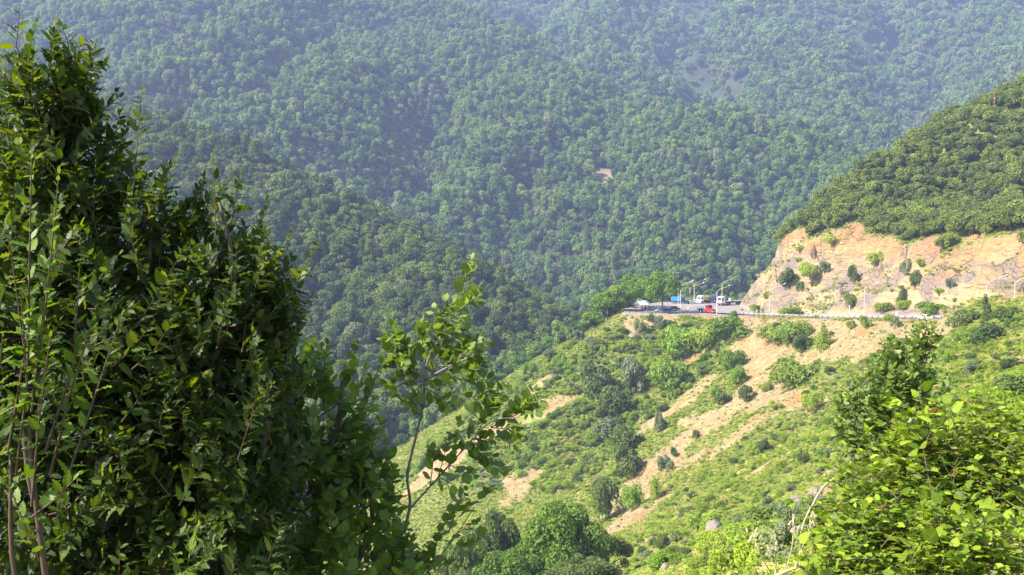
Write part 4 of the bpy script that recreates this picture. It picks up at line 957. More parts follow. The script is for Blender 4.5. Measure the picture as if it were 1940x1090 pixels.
# the mass of scrub between the shrubs that can be told apart
def scrub_mass(name, n, areas, seed):
    r = np.random.default_rng(seed); Q = []
    for poly, num, size in areas:
        pts = scatter_px(num, poly, seed); seed += 1
        for (x, y) in pts:
            q = pick(x, y, Hn, 30, 560, 900)
            if q is None or at_grid(bare, q[0], q[1]) > .42+.25*r.random() or at_grid(pave, q[0], q[1]) < 2.2 or at_grid(CUT, q[0], q[1]) > .3: continue
            Q.append((*q, r.uniform(*size)*(.6+.8*r.random()**2)))
    Q = np.array(Q); c = proto_collection('scrub_kinds', SHRUB['bright'][:3]+SHRUB['olive'][:4]+SHRUB['dark'][:2]+SHRUB['grey'][:1]); n = len(Q); s = Q[:, 3]
    gn_forest(name, Q[:, :3]-np.array([0, 0, .15]), np.stack([s*r.uniform(.8, 1.4, n), s*r.uniform(.8, 1.4, n), s*r.uniform(.6, 1.2, n)], 1), rots(n, r, .2), r.integers(0, 10, n), c, kind='stuff')
scrub_mass('scrub', 0, [([(740, 915), (900, 775), (1010, 695), (1110, 640), (1210, 608), (1420, 618), (1415, 690), (1330, 720), (1240, 800), (1160, 940), (960, 930)], 1500, (.7, 2.0)),
    ([(1440, 690), (1720, 650), (1660, 820), (1560, 960), (1500, 1085), (1190, 1085), (1250, 960), (1400, 860)], 700, (.5, 1.3)), ([(1720, 650), (1938, 602), (1938, 900), (1680, 900)], 420, (.5, 1.4)),
    ([(1450, 612), (1600, 615), (1570, 660), (1450, 650)], 60, (.8, 1.8))], 81)
# ground cover of grass and herbs
r = np.random.default_rng(61)
COVER = proto_collection('cover_clumps', [crown_mesh('clump', 'cover', 420+i, 190, 0.16, 8, 0.45, jit=0.8, spread=.95) for i in range(5)]+[crown_mesh('clump', 'olive', 430+i, 170, 0.17, 6, 0.5) for i in range(3)])
q = []
for sp, box in ((1.15, (-130, 150, 60, 500)), (0.6, (-10, 70, 6, 130))): q.append(scatter(Hn, *box, sp, int(sp*100)))
q = np.concatenate(q); d_ = np.hypot(q[:, 0], q[:, 1])
bb = at_grid(bare, q[:, 0], q[:, 1]); keep = (bb < 0.42+0.4*r.random(len(q))**2) & (at_grid(pave, q[:, 0], q[:, 1]) > 1.2) & (at_grid(CUT, q[:, 0], q[:, 1]) < 0.3)
q = q[keep]; q = q[visible(q, 0.8)]
s = 0.55+0.5*r.random(len(q))**2+0.25*fbm(q[:, 0], q[:, 1], 10, 3); s = np.clip(s, .25, 1.4)*(0.6+0.4*sm(np.hypot(q[:, 0], q[:, 1]), 60, 200))
gn_forest('ground_cover', q-np.array([0, 0, .08]), np.stack([s*1.15, s*1.15, s*0.55], 1), rots(len(q), r, .25), r.integers(0, 8, len(q)), COVER, kind='stuff')
# sparse tufts on the cutting
q = scatter(Hn, 85, 260, 230, 440, 1.5, 63); q = q[(at_grid(CUT, q[:, 0], q[:, 1]) > .6)]
q = q[(fbm(q[:, 0]+33, q[:, 2]*2+q[:, 1], 18, 4) > 0.2) & visible(q, .8)]; s = 0.35+0.7*r.random(len(q))**2
gn_forest('cutting_tufts', q-np.array([0, 0, .08]), np.stack([s, s, s], 1), rots(len(q), r, .2), r.integers(0, 8, len(q)), COVER, kind='stuff')
print('cover', len(q))
# loose stones and dry tufts on the bare soil
r = np.random.default_rng(65)
STONES = proto_collection('stones', [])
# rocks
def rock_mesh(seed):
    bm = bmesh.new(); bmesh.ops.create_icosphere(bm, subdivisions=3, radius=1); rr = np.random.default_rng(seed); dirs = rr.normal(size=(9, 3)); dirs /= np.linalg.norm(dirs, axis=1)[:, None]; cutd = rr.uniform(.55, .9, 9)
    for v in bm.verts:
        c = np.array(v.co)
        for d, k in zip(dirs, cutd):
            h = c@d
            if h > k: c = c-d*(h-k)
        v.co = Vector(c*(1+0.05*rr.normal()))
    me = bpy.data.meshes.new('rock'); bm.to_mesh(me); bm.free(); me.materials.append(M['rock']); return me
M['rock'] = simple('pale_rock', (0.19, 0.155, 0.125), 0.9, 0, 0.3, 1.6)
RK = [rock_mesh(440+i) for i in range(4)]
for i, m_ in enumerate(RK): STONES.objects.link(bpy.data.objects.new('stone_%d' % i, m_))
q = scatter(Hn, -20, 160, 100, 420, 1.1, 66); bb = at_grid(bare, q[:, 0], q[:, 1]); pv = at_grid(pave, q[:, 0], q[:, 1]); cc = at_grid(CUT, q[:, 0], q[:, 1])
foot = (cc > .3) & (pv < 7); q2 = q[((bb > .5) & (pv > 2) & (cc < .3) & (r.random(len(q)) < .22)) | (foot & (r.random(len(q)) < .5))]; q2 = q2[visible(q2, .5)]; n = len(q2); s = 0.08+0.34*r.random(n)**4
gn_forest('rubble', q2, np.stack([s*1.3, s, s*.8], 1), rots(n, r, .5), r.integers(0, 4, n), STONES, kind='stuff')
DRY = proto_collection('dry_clumps', [crown_mesh('clump', 'cover', 450+i, 90, 0.22, 4, 0.4, jit=1.0) for i in range(4)])
q2 = q[(bb > .42) & (pv > 1.5) & (cc < .3) & (fbm(q[:, 0], q[:, 1], 6, 4) > -.05) & (r.random(len(q)) < .5)]; q2 = q2[visible(q2, .5)]; n = len(q2); s = 0.16+0.42*r.random(n)**2
gn_forest('sparse_tufts', q2-np.array([0, 0, .04]), np.stack([s, s, s*.8], 1), rots(n, r, .3), r.integers(0, 4, n), DRY, kind='stuff')
for i, (px, py, w, h, lb) in enumerate([(1352, 1012, 44, 34, 'big rounded pinkish rock near the bottom of the slope'), (1462, 960, 26, 16, 'flat pale rock below the dry grass'), (1512, 952, 30, 14, 'flat pale slab at the rock ledge'), (1545, 943, 34, 22, 'pale boulder at the right end of the rock ledge'),
        (1472, 1020, 36, 24, 'purplish rock in the bottom bushes'), (1590, 950, 16, 12, 'dark small stone left of the alder foot'), (1575, 898, 26, 12, 'grey stone in the grass left of the alder'), (1236, 1028, 16, 14, 'small dark rock low on the slope'), (1260, 1085, 24, 22, 'rock at the bottom edge of the picture'), (1400, 1075, 40, 18, 'pale flat stone at the bottom edge'),
        (1925, 688, 40, 10, 'pale stone slab on the right grass slope'), (1200, 640, 22, 10, 'pale rock under the lot corner')]):
    q = pick(px, py, Hn, 30)
    if q is None: continue
    k = F_PX/q[1]; o = thing('rock', lb, 'rock', tuple(q+np.array([0, 0, h/k*.25])), rs.uniform(0, 6), None, RK[i % 4]); o.scale = (w/k/2, w/k/2*.8, h/k*.62)

# ------------------------------------------------------------------ plants close to the camera
def leaf_template(kind):
    """vertices (x along the leaf, y across, z up) with pleats and a folded midrib; quads; leaf coordinates"""
    if kind == 'hornbeam':
        st = [0, .07, .18, .31, .44, .57, .70, .82, .92, 1.0]; w = [.02, .16, .265, .30, .295, .27, .225, .16, .09, .0]; pl = .024; fold = .12; curl = -.13
    elif kind == 'round':
        st = [0, .10, .28, .48, .68, .86, 1.0]; w = [.02, .17, .30, .385, .38, .25, .05]; pl = .008; fold = .09; curl = -.08
    elif kind == 'heart':
        st = [0, .05, .18, .36, .54, .72, .88, 1.0]; w = [.10, .30, .42, .44, .38, .27, .13, .0]; pl = .012; fold = .10; curl = -.14
    else:                                            # leaflet
        st = [0, .10, .26, .44, .62, .80, .92, 1.0]; w = [.02, .17, .28, .31, .27, .18, .09, .0]; pl = .014; fold = .12; curl = -.12
    v = []; lc = []
    for i, (s, ww) in enumerate(zip(st, w)):
        zc = curl*s*s; tooth = (1.0 if i % 2 == 0 else 1.06); a = pl*(1 if i % 2 else -1)
        for y in (-1, -.52, 0, .52, 1):
            yy = y*ww*tooth; x = s-(abs(y)*0.05 if 0 < s < 1 else 0)
            v.append((x, yy, zc+fold*abs(yy)*1.6-0.35*yy*yy+a*(abs(y)*1.0 if abs(y) < 1 else 1.5)*(1 if 0 < s < 1 else 0))); lc.append((y, s, 0))
    f = [(i*5+j, (i+1)*5+j, (i+1)*5+j+1, i*5+j+1) for i in range(len(st)-1) for j in range(4)]
    return np.array(v), np.array(f), np.array(lc)
LEAFT = {k: leaf_template(k) for k in ('hornbeam', 'round', 'heart', 'leaflet')}
LEAFTS = {}
for k, (v, f, lc) in LEAFT.items():                   # light version for leaves deep inside
    n = len(v)//5; keep = [i for i in range(n) if i in (0, n-1) or i % 2 == 1]; vv = np.concatenate([v[i*5:(i+1)*5][[0, 2, 4]] for i in keep]); ll = np.concatenate([lc[i*5:(i+1)*5][[0, 2, 4]] for i in keep])
    ff = np.array([(i*3+j, (i+1)*3+j, (i+1)*3+j+1, i*3+j+1) for i in range(len(keep)-1) for j in range(2)]); LEAFTS[k] = (vv, ff, ll)
def leaf_batch(T, mats, tmpl):
    v, f, lc = tmpl; n = len(mats); A = np.array(mats)            # (n,4,3): origin, x, y, z axes scaled
    vv = A[:, None, 0]+v[None, :, 0, None]*A[:, None, 1]+v[None, :, 1, None]*A[:, None, 2]+v[None, :, 2, None]*A[:, None, 3]
    ff = (f[None]+(np.arange(n)*len(v))[:, None, None]).reshape(-1, 4)
    return vv.reshape(-1, 3), ff, np.tile(lc, (n, 1)), len(v)
def uv_(a): return a/np.maximum(np.linalg.norm(a, axis=-1, keepdims=True), 1e-9)
class Plant:
    def __init__(s, base, kind, seed, size, mat, twig_mat, upness=0.75):
        s.base = np.array(base, float); s.kind = kind; s.r = np.random.default_rng(seed); s.size = size; s.L = []; s.tw = MB(); s.br = MB(); s.mat = mat; s.twm = twig_mat; s.up = upness; s.wid = .74 if kind == 'hornbeam' else 1.0; s.skel = []
    def leaf(s, p, d, side, scale):
        r = s.r; ax = uv_(d*r.uniform(.3, 1.0)+side*r.uniform(.55, 1.0)+np.array([0, 0, r.normal(.04, .22)])+r.normal(size=3)*.12)
        nrm = np.array([0, 0, s.up])+r.normal(size=3)*.33+d*0.25; y = uv_(np.cross(nrm, ax)); z = np.cross(ax, y); k = s.size*scale
        pet = 0.12*k; s.L.append((p+ax*pet, ax*k, y*k*s.wid*r.uniform(.88, 1.08), z*k*r.uniform(.5, 1.6)))
    def twig(s, pts, r0, spacing, tip_scale=.45, leaf_from=0.0, scale=1.0, droop=0):
        pts = np.array(pts, float); L = np.r_[0, np.cumsum(np.linalg.norm(np.diff(pts, axis=0), axis=1))]; tot = L[-1]
        s.tw.tube([tuple(p) for p in pts], list(np.linspace(r0, r0*.35, len(pts))), 4, False)
        pos = leaf_from*tot+spacing*.3; k = s.r.integers(2); ph = s.r.uniform(0, 6.28)
        while pos < tot*1.0:
            p = np.array([np.interp(pos, L, pts[:, c]) for c in range(3)]); i = min(np.searchsorted(L, pos), len(pts)-1); d = uv_(pts[i]-pts[i-1] if i > 0 else pts[1]-pts[0])
            a = uv_(np.cross(d, np.array([math.cos(ph), math.sin(ph), .3]))); side = a*(1 if k % 2 else -1)+np.cross(d, a)*s.r.normal(0, .45)
            t = pos/tot; sc = scale*(1-(1-tip_scale)*max(0, (t-.6)/.4))*s.r.uniform(.7, 1.12)
            s.leaf(p, d, side, sc); pos += spacing*s.r.uniform(.7, 1.25)*(1-.35*t); k += 1
        s.leaf(pts[-1], uv_(pts[-1]-pts[-2]), uv_(pts[-1]-pts[-2]), scale*tip_scale*.9)
    def branch(s, pts, r0, r1):
        c = catmull(pts, 5); s.br.tube([tuple(p) for p in c], list(np.linspace(r0, r1, len(c))), 7); s.skel += list(c)
    def blob(s, c, rad, n, length, spacing, outw=.8, upw=.7, scale=1.0, shell=.45):
        c = np.array(c); rad = np.array(rad); sk = np.array(s.skel)
        for i in range(n):
            d = uv_(s.r.normal(size=3)); q = c+d*rad*s.r.uniform(shell, 1.0)**(1/2.0)*.95
            dr = uv_(d*outw+np.array([0, 0, upw])+s.r.normal(size=3)*.4); l = length*s.r.uniform(.6, 1.3)
            p0 = q-dr*l*.6; bend = s.r.normal(size=3)*l*.08
            if s.r.random() < .35:
                j = sk[np.argmin(((sk-p0)**2).sum(1))]; m_ = (j+p0)/2+np.array([0, 0, -.03]); s.tw.tube([tuple(j), tuple(m_), tuple(p0)], [.006, .005, .0035], 4, False)
            s.twig([p0, p0+dr*l*.35+bend*.5, p0+dr*l*.7+bend, p0+dr*l+bend*.6+np.array([0, 0, .02])], .0035, spacing, scale=scale)
    def inner(s, c, rad, n, scale=1.05):
        for i in range(n):
            d = uv_(s.r.normal(size=3)); p = np.array(c)+d*np.array(rad)*s.r.random()**.4*.72; a = uv_(s.r.normal(size=3)+np.array([0, 0, .2])); s.leaf(p, a, uv_(np.cross(a, s.r.normal(size=3))), scale*s.r.uniform(.8, 1.15))
    def finish(s, name, label, category, n_ind=300, trunk_mat='bark', group=None):
        t = thing(name, label, category, tuple(s.base), 0, group); A = np.array(s.L); b = s.base
        A[:, 0] -= b
        ctr = A[:, 0]+A[:, 1]*.5+b; px, py, f = project(ctr); inb = (px > 0) & (px < 1940) & (py > 0) & (py < 1090)
        area = np.abs(np.einsum('ij,ij->i', uv_(A[:, 3]), uv_(ctr)))*np.linalg.norm(A[:, 1], axis=1)*np.linalg.norm(A[:, 2], axis=1)/f**2
        # leaves seen first along their sight line count as the ones that show
        cell = (np.floor(px/9).astype(int))*1000+np.floor(py/9).astype(int); od = np.argsort(f); seen = set(); front = np.zeros(len(A), bool)
        for i in od:
            if inb[i] and cell[i] not in seen: seen.add(cell[i]); front[i] = True
        score = area*np.where(front, 1, .0)*inb; order = np.argsort(-score); ind = order[:n_ind]; rest = order[n_ind:]
        near = rest[front[rest]]; deep = rest[~front[rest]]
        if len(s.br.v): s.br_v = [tuple(np.array(v)-b) for v in s.br.v]; s.br.v = s.br_v; s.br.build('trunk', M[trunk_mat], t, True)
        if len(s.tw.v): s.tw.v = [tuple(np.array(v)-b) for v in s.tw.v]; o = s.tw.build('twigs', M[s.twm], t, True); o['kind'] = 'stuff'
        V = []; Fc = []; LC = []; RN = []; off = 0
        for sel, tm in ((near, LEAFT[s.kind]), (deep, LEAFTS[s.kind])):
            if not len(sel): continue
            v, f_, lc, k = leaf_batch(None, A[sel], tm); V.append(v); Fc.append(f_+off); LC.append(lc); RN.append(np.repeat(s.r.random(len(sel)), k)); off += len(v)
        if V:
            o = link('foliage', mesh_np('foliage', np.concatenate(V), np.concatenate(Fc), [M[s.mat]], True, {'lc': np.concatenate(LC), 'rnd': np.concatenate(RN)}), t); o['kind'] = 'stuff'
        v, f_, lc = LEAFT[s.kind]; lm = mesh_np('leaf', v, f_, [M[s.mat]], True, {'lc': lc, 'rnd': np.zeros(len(v))})
        for i in ind:
            a = A[i]; mt = Matrix(((a[1][0], a[2][0], a[3][0], a[0][0]), (a[1][1], a[2][1], a[3][1], a[0][1]), (a[1][2], a[2][2], a[3][2], a[0][2]), (0, 0, 0, 1)))
            o = link('leaf', lm, t); o.matrix_basis = mt
        print(name, len(A)); return t
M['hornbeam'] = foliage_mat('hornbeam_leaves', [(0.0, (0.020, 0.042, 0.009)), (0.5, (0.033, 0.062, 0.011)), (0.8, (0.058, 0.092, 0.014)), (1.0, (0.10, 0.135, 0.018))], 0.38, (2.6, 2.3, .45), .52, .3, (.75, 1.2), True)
M['young'] = foliage_mat('young_leaves', [(0.0, (0.060, 0.115, 0.014)), (1.0, (0.13, 0.20, 0.022))], 0.38, (1.8, 1.7, .5), .52, .3, (.8, 1.2), True)
M['elm'] = foliage_mat('sapling_leaves', [(0.0, (0.070, 0.120, 0.022)), (0.6, (0.12, 0.185, 0.032)), (1.0, (0.20, 0.25, 0.065))], 0.4, (1.7, 1.8, .6), .5, .35, (.8, 1.2), True)
M['alder'] = foliage_mat('alder_leaves', [(0.0, (0.085, 0.140, 0.026)), (0.6, (0.13, 0.195, 0.036)), (1.0, (0.20, 0.26, 0.065))], 0.38, (1.6, 1.7, .6), .5, .35, (.8, 1.2), True)
M['bramble'] = foliage_mat('bramble_leaves', [(0.0, (0.085, 0.150, 0.014)), (0.3, (0.145, 0.220, 0.018)), (0.6, (0.205, 0.285, 0.022)), (0.965, (0.255, 0.335, 0.028)), (0.98, (0.27, 0.33, 0.12)), (1.0, (0.30, 0.34, 0.17))], 0.4, (1.6, 1.6, .5), .6, .2, (.7, 1.25), True, True)
def G(x, y, dz=-0.15): return np.array([x, y, float(Hn(x, y))+dz])
def ell(px, py, D, w, h, dd):                          # ellipsoid centre and radii from its size in the photo
    k = D/F_PX; return P(px, py, D), (w*k, dd, h*k)

# the big leafy hornbeam at left
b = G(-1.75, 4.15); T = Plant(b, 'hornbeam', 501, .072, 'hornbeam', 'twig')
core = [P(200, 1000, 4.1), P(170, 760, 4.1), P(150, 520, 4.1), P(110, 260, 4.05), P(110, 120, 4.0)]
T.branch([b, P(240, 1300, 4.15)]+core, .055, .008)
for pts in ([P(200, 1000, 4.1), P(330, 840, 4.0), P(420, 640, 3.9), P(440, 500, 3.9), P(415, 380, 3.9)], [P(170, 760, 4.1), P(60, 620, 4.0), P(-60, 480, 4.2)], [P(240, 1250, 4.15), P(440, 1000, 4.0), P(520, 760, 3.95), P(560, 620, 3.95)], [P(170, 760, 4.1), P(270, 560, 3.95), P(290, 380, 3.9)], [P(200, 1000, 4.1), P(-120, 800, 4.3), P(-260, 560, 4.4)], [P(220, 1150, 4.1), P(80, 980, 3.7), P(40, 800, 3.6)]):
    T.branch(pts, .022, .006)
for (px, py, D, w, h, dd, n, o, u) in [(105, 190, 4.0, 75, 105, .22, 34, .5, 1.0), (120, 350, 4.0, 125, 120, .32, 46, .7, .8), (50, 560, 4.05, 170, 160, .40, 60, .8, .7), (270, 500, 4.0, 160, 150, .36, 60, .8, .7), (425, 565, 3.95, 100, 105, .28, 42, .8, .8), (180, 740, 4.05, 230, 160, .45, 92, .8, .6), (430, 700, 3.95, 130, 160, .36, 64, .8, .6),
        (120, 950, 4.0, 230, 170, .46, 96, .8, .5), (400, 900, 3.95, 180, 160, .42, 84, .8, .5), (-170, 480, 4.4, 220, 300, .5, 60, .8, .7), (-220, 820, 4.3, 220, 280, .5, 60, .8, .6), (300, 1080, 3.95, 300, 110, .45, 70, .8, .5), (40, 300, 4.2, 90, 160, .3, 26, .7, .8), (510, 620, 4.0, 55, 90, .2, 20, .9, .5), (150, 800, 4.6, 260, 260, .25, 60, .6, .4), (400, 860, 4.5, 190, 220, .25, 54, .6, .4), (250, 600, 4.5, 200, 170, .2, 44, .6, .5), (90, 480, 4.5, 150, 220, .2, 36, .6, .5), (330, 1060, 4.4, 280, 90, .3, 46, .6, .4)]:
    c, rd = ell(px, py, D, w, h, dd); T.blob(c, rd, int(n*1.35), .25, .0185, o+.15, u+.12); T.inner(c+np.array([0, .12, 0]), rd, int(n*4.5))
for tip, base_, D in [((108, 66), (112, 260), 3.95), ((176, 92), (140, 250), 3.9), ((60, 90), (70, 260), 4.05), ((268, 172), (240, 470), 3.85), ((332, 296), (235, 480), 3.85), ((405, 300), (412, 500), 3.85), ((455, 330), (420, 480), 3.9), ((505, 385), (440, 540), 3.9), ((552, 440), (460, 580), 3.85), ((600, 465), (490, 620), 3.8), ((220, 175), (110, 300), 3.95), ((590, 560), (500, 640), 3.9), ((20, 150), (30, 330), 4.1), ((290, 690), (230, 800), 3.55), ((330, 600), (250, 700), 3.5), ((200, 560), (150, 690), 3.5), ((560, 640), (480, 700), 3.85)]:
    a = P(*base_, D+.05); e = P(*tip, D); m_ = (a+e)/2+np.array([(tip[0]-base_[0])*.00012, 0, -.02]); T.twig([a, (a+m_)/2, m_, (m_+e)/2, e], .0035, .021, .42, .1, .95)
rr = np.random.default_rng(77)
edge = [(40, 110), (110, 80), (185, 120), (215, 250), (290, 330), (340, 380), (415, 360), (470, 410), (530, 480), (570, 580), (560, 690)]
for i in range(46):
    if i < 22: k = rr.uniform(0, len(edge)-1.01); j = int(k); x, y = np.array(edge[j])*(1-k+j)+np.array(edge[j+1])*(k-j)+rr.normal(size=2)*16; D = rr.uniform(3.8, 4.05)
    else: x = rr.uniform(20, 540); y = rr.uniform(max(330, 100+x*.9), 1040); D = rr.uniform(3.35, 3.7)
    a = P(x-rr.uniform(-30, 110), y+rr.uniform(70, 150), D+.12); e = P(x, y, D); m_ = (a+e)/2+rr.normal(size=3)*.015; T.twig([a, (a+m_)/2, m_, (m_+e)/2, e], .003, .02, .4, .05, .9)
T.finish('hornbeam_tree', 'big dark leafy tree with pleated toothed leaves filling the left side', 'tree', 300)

# upright young shoots with reddish stems in front of it
b = G(-1.55, 3.25); T = Plant(b, 'hornbeam', 502, .066, 'young', 'twig')
T.branch([b, P(120, 1350, 3.25), P(90, 1120, 3.2), P(62, 900, 3.2), P(55, 800, 3.2)], .016, .006); T.branch([P(120, 1350, 3.25), P(30, 1100, 3.2), P(20, 860, 3.2)], .012, .005)
for tip, base_ in [((60, 300), (52, 760)), ((112, 330), (60, 780)), ((20, 470), (15, 860)), ((40, 560), (30, 900)), ((105, 480), (75, 800)), ((150, 520), (85, 860)), ((5, 640), (0, 900)), ((180, 590), (95, 900)), ((230, 600), (110, 960)), ((95, 640), (60, 960))]:
    a = P(*base_, 3.2); e = P(*tip, 3.1+T.r.uniform(-.05, .1)); m_ = (a+e)/2+np.array([T.r.normal(0, .02), 0, 0]); T.twig([a, (a+m_)/2, m_, (m_+e)/2, e], .005, .031, .4, .12)
for c, tip in [((60, 980), (150, 900)), ((75, 1060), (10, 900)), ((330, 1150), (375, 1000)), ((300, 1130), (420, 1030)), ((350, 1150), (330, 1040))]:
    a = P(*c, 3.2); e = P(*tip, 3.1); T.twig([a, (a+e)/2+np.array([0, 0, -.01]), e], .004, .03, .45, .05)
T.finish('hornbeam_shoots', 'bright green upright shoots with reddish stems at the left edge, before the dark tree', 'shrub', 200, 'twig')

# darker shrub between the hornbeam and the sapling
b = G(-.95, 4.55); T = Plant(b, 'round', 503, .078, 'elm', 'bark')
T.branch([b, P(600, 1200, 4.6), P(600, 950, 4.6), P(640, 800, 4.6), P(650, 720, 4.6)], .03, .006); T.branch([P(600, 1200, 4.6), P(700, 1010, 4.6), P(690, 880, 4.6)], .018, .006); T.branch([P(600, 950, 4.6), P(560, 800, 4.6), P(560, 700, 4.6)], .014, .006)
for (px, py, D, w, h, dd, n) in [(600, 800, 4.6, 90, 120, .25, 40), (600, 980, 4.6, 120, 130, .32, 56), (690, 960, 4.6, 70, 130, .25, 34), (660, 1080, 4.55, 150, 80, .3, 44), (550, 720, 4.6, 50, 70, .18, 16)]:
    c, rd = ell(px, py, D, w, h, dd); T.blob(c, rd, n, .22, .03, .8, .5)
for tip, base_ in [((690, 700), (640, 830)), ((720, 690), (650, 850)), ((620, 655), (590, 790)), ((560, 660), (560, 800)), ((650, 760), (620, 860)), ((720, 800), (670, 930)), ((750, 900), (690, 1000)), ((540, 690), (540, 800))]:
    a = P(*base_, 4.6); e = P(*tip, 4.55); T.twig([a, (a+e)/2+np.array([.01, 0, -.01]), e], .004, .03, .5, .1)
T.finish('leafy_shrub', 'shaded dark shrub low between the big leafy tree and the slim sapling', 'shrub', 260)

# slim sapling in the middle
b = G(-.55, 4.7); T = Plant(b, 'round', 504, .064, 'elm', 'bark_pale', .9); D = 4.7
T.branch([b, P(720, 1180, D), P(745, 1060, D), P(776, 965, D), P(772, 900, D), P(790, 820, D), P(803, 760, D), P(806, 700, D), P(835, 620, D), P(868, 560, D), P(885, 515, D)], .0095, .0025)
T.branch([P(776, 965, D), P(830, 905, D), P(880, 850, D-.1), P(930, 800, D-.15), P(985, 790, D-.2)], .005, .0015); T.branch([P(803, 770, D), P(770, 720, D), P(740, 670, D+.05)], .007, .003); T.branch([P(805, 720, D), P(860, 690, D-.05), P(910, 670, D-.1)], .007, .003); T.branch([P(800, 790, D), P(740, 740, D+.1), P(700, 700, D+.1)], .006, .003)
T.branch([P(720, 1180, D), P(830, 1060, D-.1), P(900, 960, D-.15)], .006, .002)
for tip, base_, dD, ft in [((893, 492), (868, 580), 0, .25), ((870, 560), (830, 640), .05, .1), ((905, 545), (860, 600), -.05, .1), ((740, 618), (790, 690), .05, .05), ((725, 640), (780, 710), .1, .05), ((730, 690), (790, 730), .05, .05), ((700, 715), (780, 760), .1, .05), ((800, 610), (810, 700), .05, .05), ((830, 590), (815, 690), 0, .05), ((845, 570), (835, 640), 0, .1), ((880, 610), (825, 680), -.05, .05), ((925, 655), (850, 700), -.1, .1), ((915, 690), (850, 715), -.1, .1), ((940, 720), (860, 720), -.1, .1), ((900, 640), (835, 690), 0, .05), ((770, 650), (800, 720), .02, .05), ((760, 690), (800, 740), 0, .05), ((850, 650), (810, 720), 0, .05), ((870, 720), (810, 740), -.05, .05), ((940, 760), (850, 745), -.1, .1), ((780, 775), (800, 720), 0, .1), ((855, 770), (805, 735), 0, .1),
        ((1028, 775), (950, 800), -.2, .15), ((1000, 770), (930, 810), -.15, .2), ((960, 740), (900, 830), -.15, .15), ((975, 840), (900, 840), -.15, .1), ((940, 870), (880, 850), -.1, .05), ((910, 790), (870, 860), -.1, .05), ((870, 800), (850, 890), -.05, .05), ((850, 830), (830, 905), -.05, .05), ((900, 900), (850, 880), -.1, .05), ((960, 900), (890, 860), -.1, .1), ((990, 820), (930, 810), -.15, .1), ((865, 920), (830, 905), -.05, .05), ((820, 850), (815, 920), -.05, .05),
        ((930, 930), (870, 980), -.1, .05), ((900, 990), (850, 1030), -.1, .05), ((880, 930), (850, 1010), -.1, .05), ((850, 980), (820, 1070), -.1, .05), ((920, 1010), (860, 1040), -.1, .05), ((830, 1020), (800, 1090), -.1, .05), ((770, 1000), (740, 1080), 0, .05), ((720, 1020), (730, 1100), 0, .05), ((800, 1040), (770, 1110), -.05, .05), ((740, 940), (774, 960), 0, .1), ((850, 1060), (800, 1120), -.1, .05)]:
    a = P(*base_, D+dD*.5); e = P(*tip, D+dD); m_ = (a+e)/2+T.r.normal(size=3)*.012; T.twig([a, (a+m_)/2, m_, (m_+e)/2, e], .003, .019, .6, ft, .95)
    if tip[1] < 800 and tip[1] > 520:
        for k in range(2):
            l = np.linalg.norm(e-a)*T.r.uniform(.35, .6); d = uv_(uv_(e-a)+T.r.normal(size=3)*.75+np.array([0, 0, .15])); T.twig([m_, m_+d*l*.5, m_+d*l], .0025, .019, .6, .1, .9)
T.finish('sapling', 'slim sapling with a thin bare stem and rounded sunlit leaves in the middle', 'sapling', 260, 'bark_pale')

# alder-like shrub at right
b = G(2.45, 6.6); T = Plant(b, 'round', 505, .052, 'alder', 'bark', .7); D = 6.6
T.branch([b, P(1670, 1050, D), P(1660, 900, D), P(1690, 780, D), P(1730, 680, D), P(1755, 625, D)], .024, .004); T.branch([P(1670, 1050, D), P(1620, 900, D), P(1610, 800, D), P(1640, 720, D)], .016, .004); T.branch([P(1665, 980, D), P(1740, 860, D), P(1740, 740, D)], .014, .004)
for (px, py, w, h, dd, n) in [(1690, 760, 62, 80, .25, 60), (1640, 800, 58, 75, .25, 54), (1700, 690, 50, 46, .2, 22), (1750, 660, 26, 40, .1, 8), (1640, 880, 52, 60, .22, 44), (1740, 770, 60, 80, .25, 44), (1700, 880, 60, 70, .25, 44), (1625, 920, 30, 30, .14, 12)]:
    c, rd = ell(px, py, D, w, h, dd); T.blob(c, rd, int(n*1.25), .16, .017, .7, .8)
for tip, base_ in [((1757, 600), (1750, 660)), ((1770, 612), (1750, 680)), ((1742, 612), (1740, 680)), ((1690, 642), (1690, 700)), ((1718, 645), (1715, 700)), ((1585, 765), (1630, 830)), ((1580, 800), (1620, 850)), ((1645, 690), (1660, 760)), ((1600, 740), (1640, 800))]:
    a = P(*base_, D); e = P(*tip, D); T.twig([a, (a+e)/2, e], .004, .02, .7, .05)
T.finish('alder_shrub', 'dark green small-leaved tall shrub rising before the right slope', 'shrub', 300)

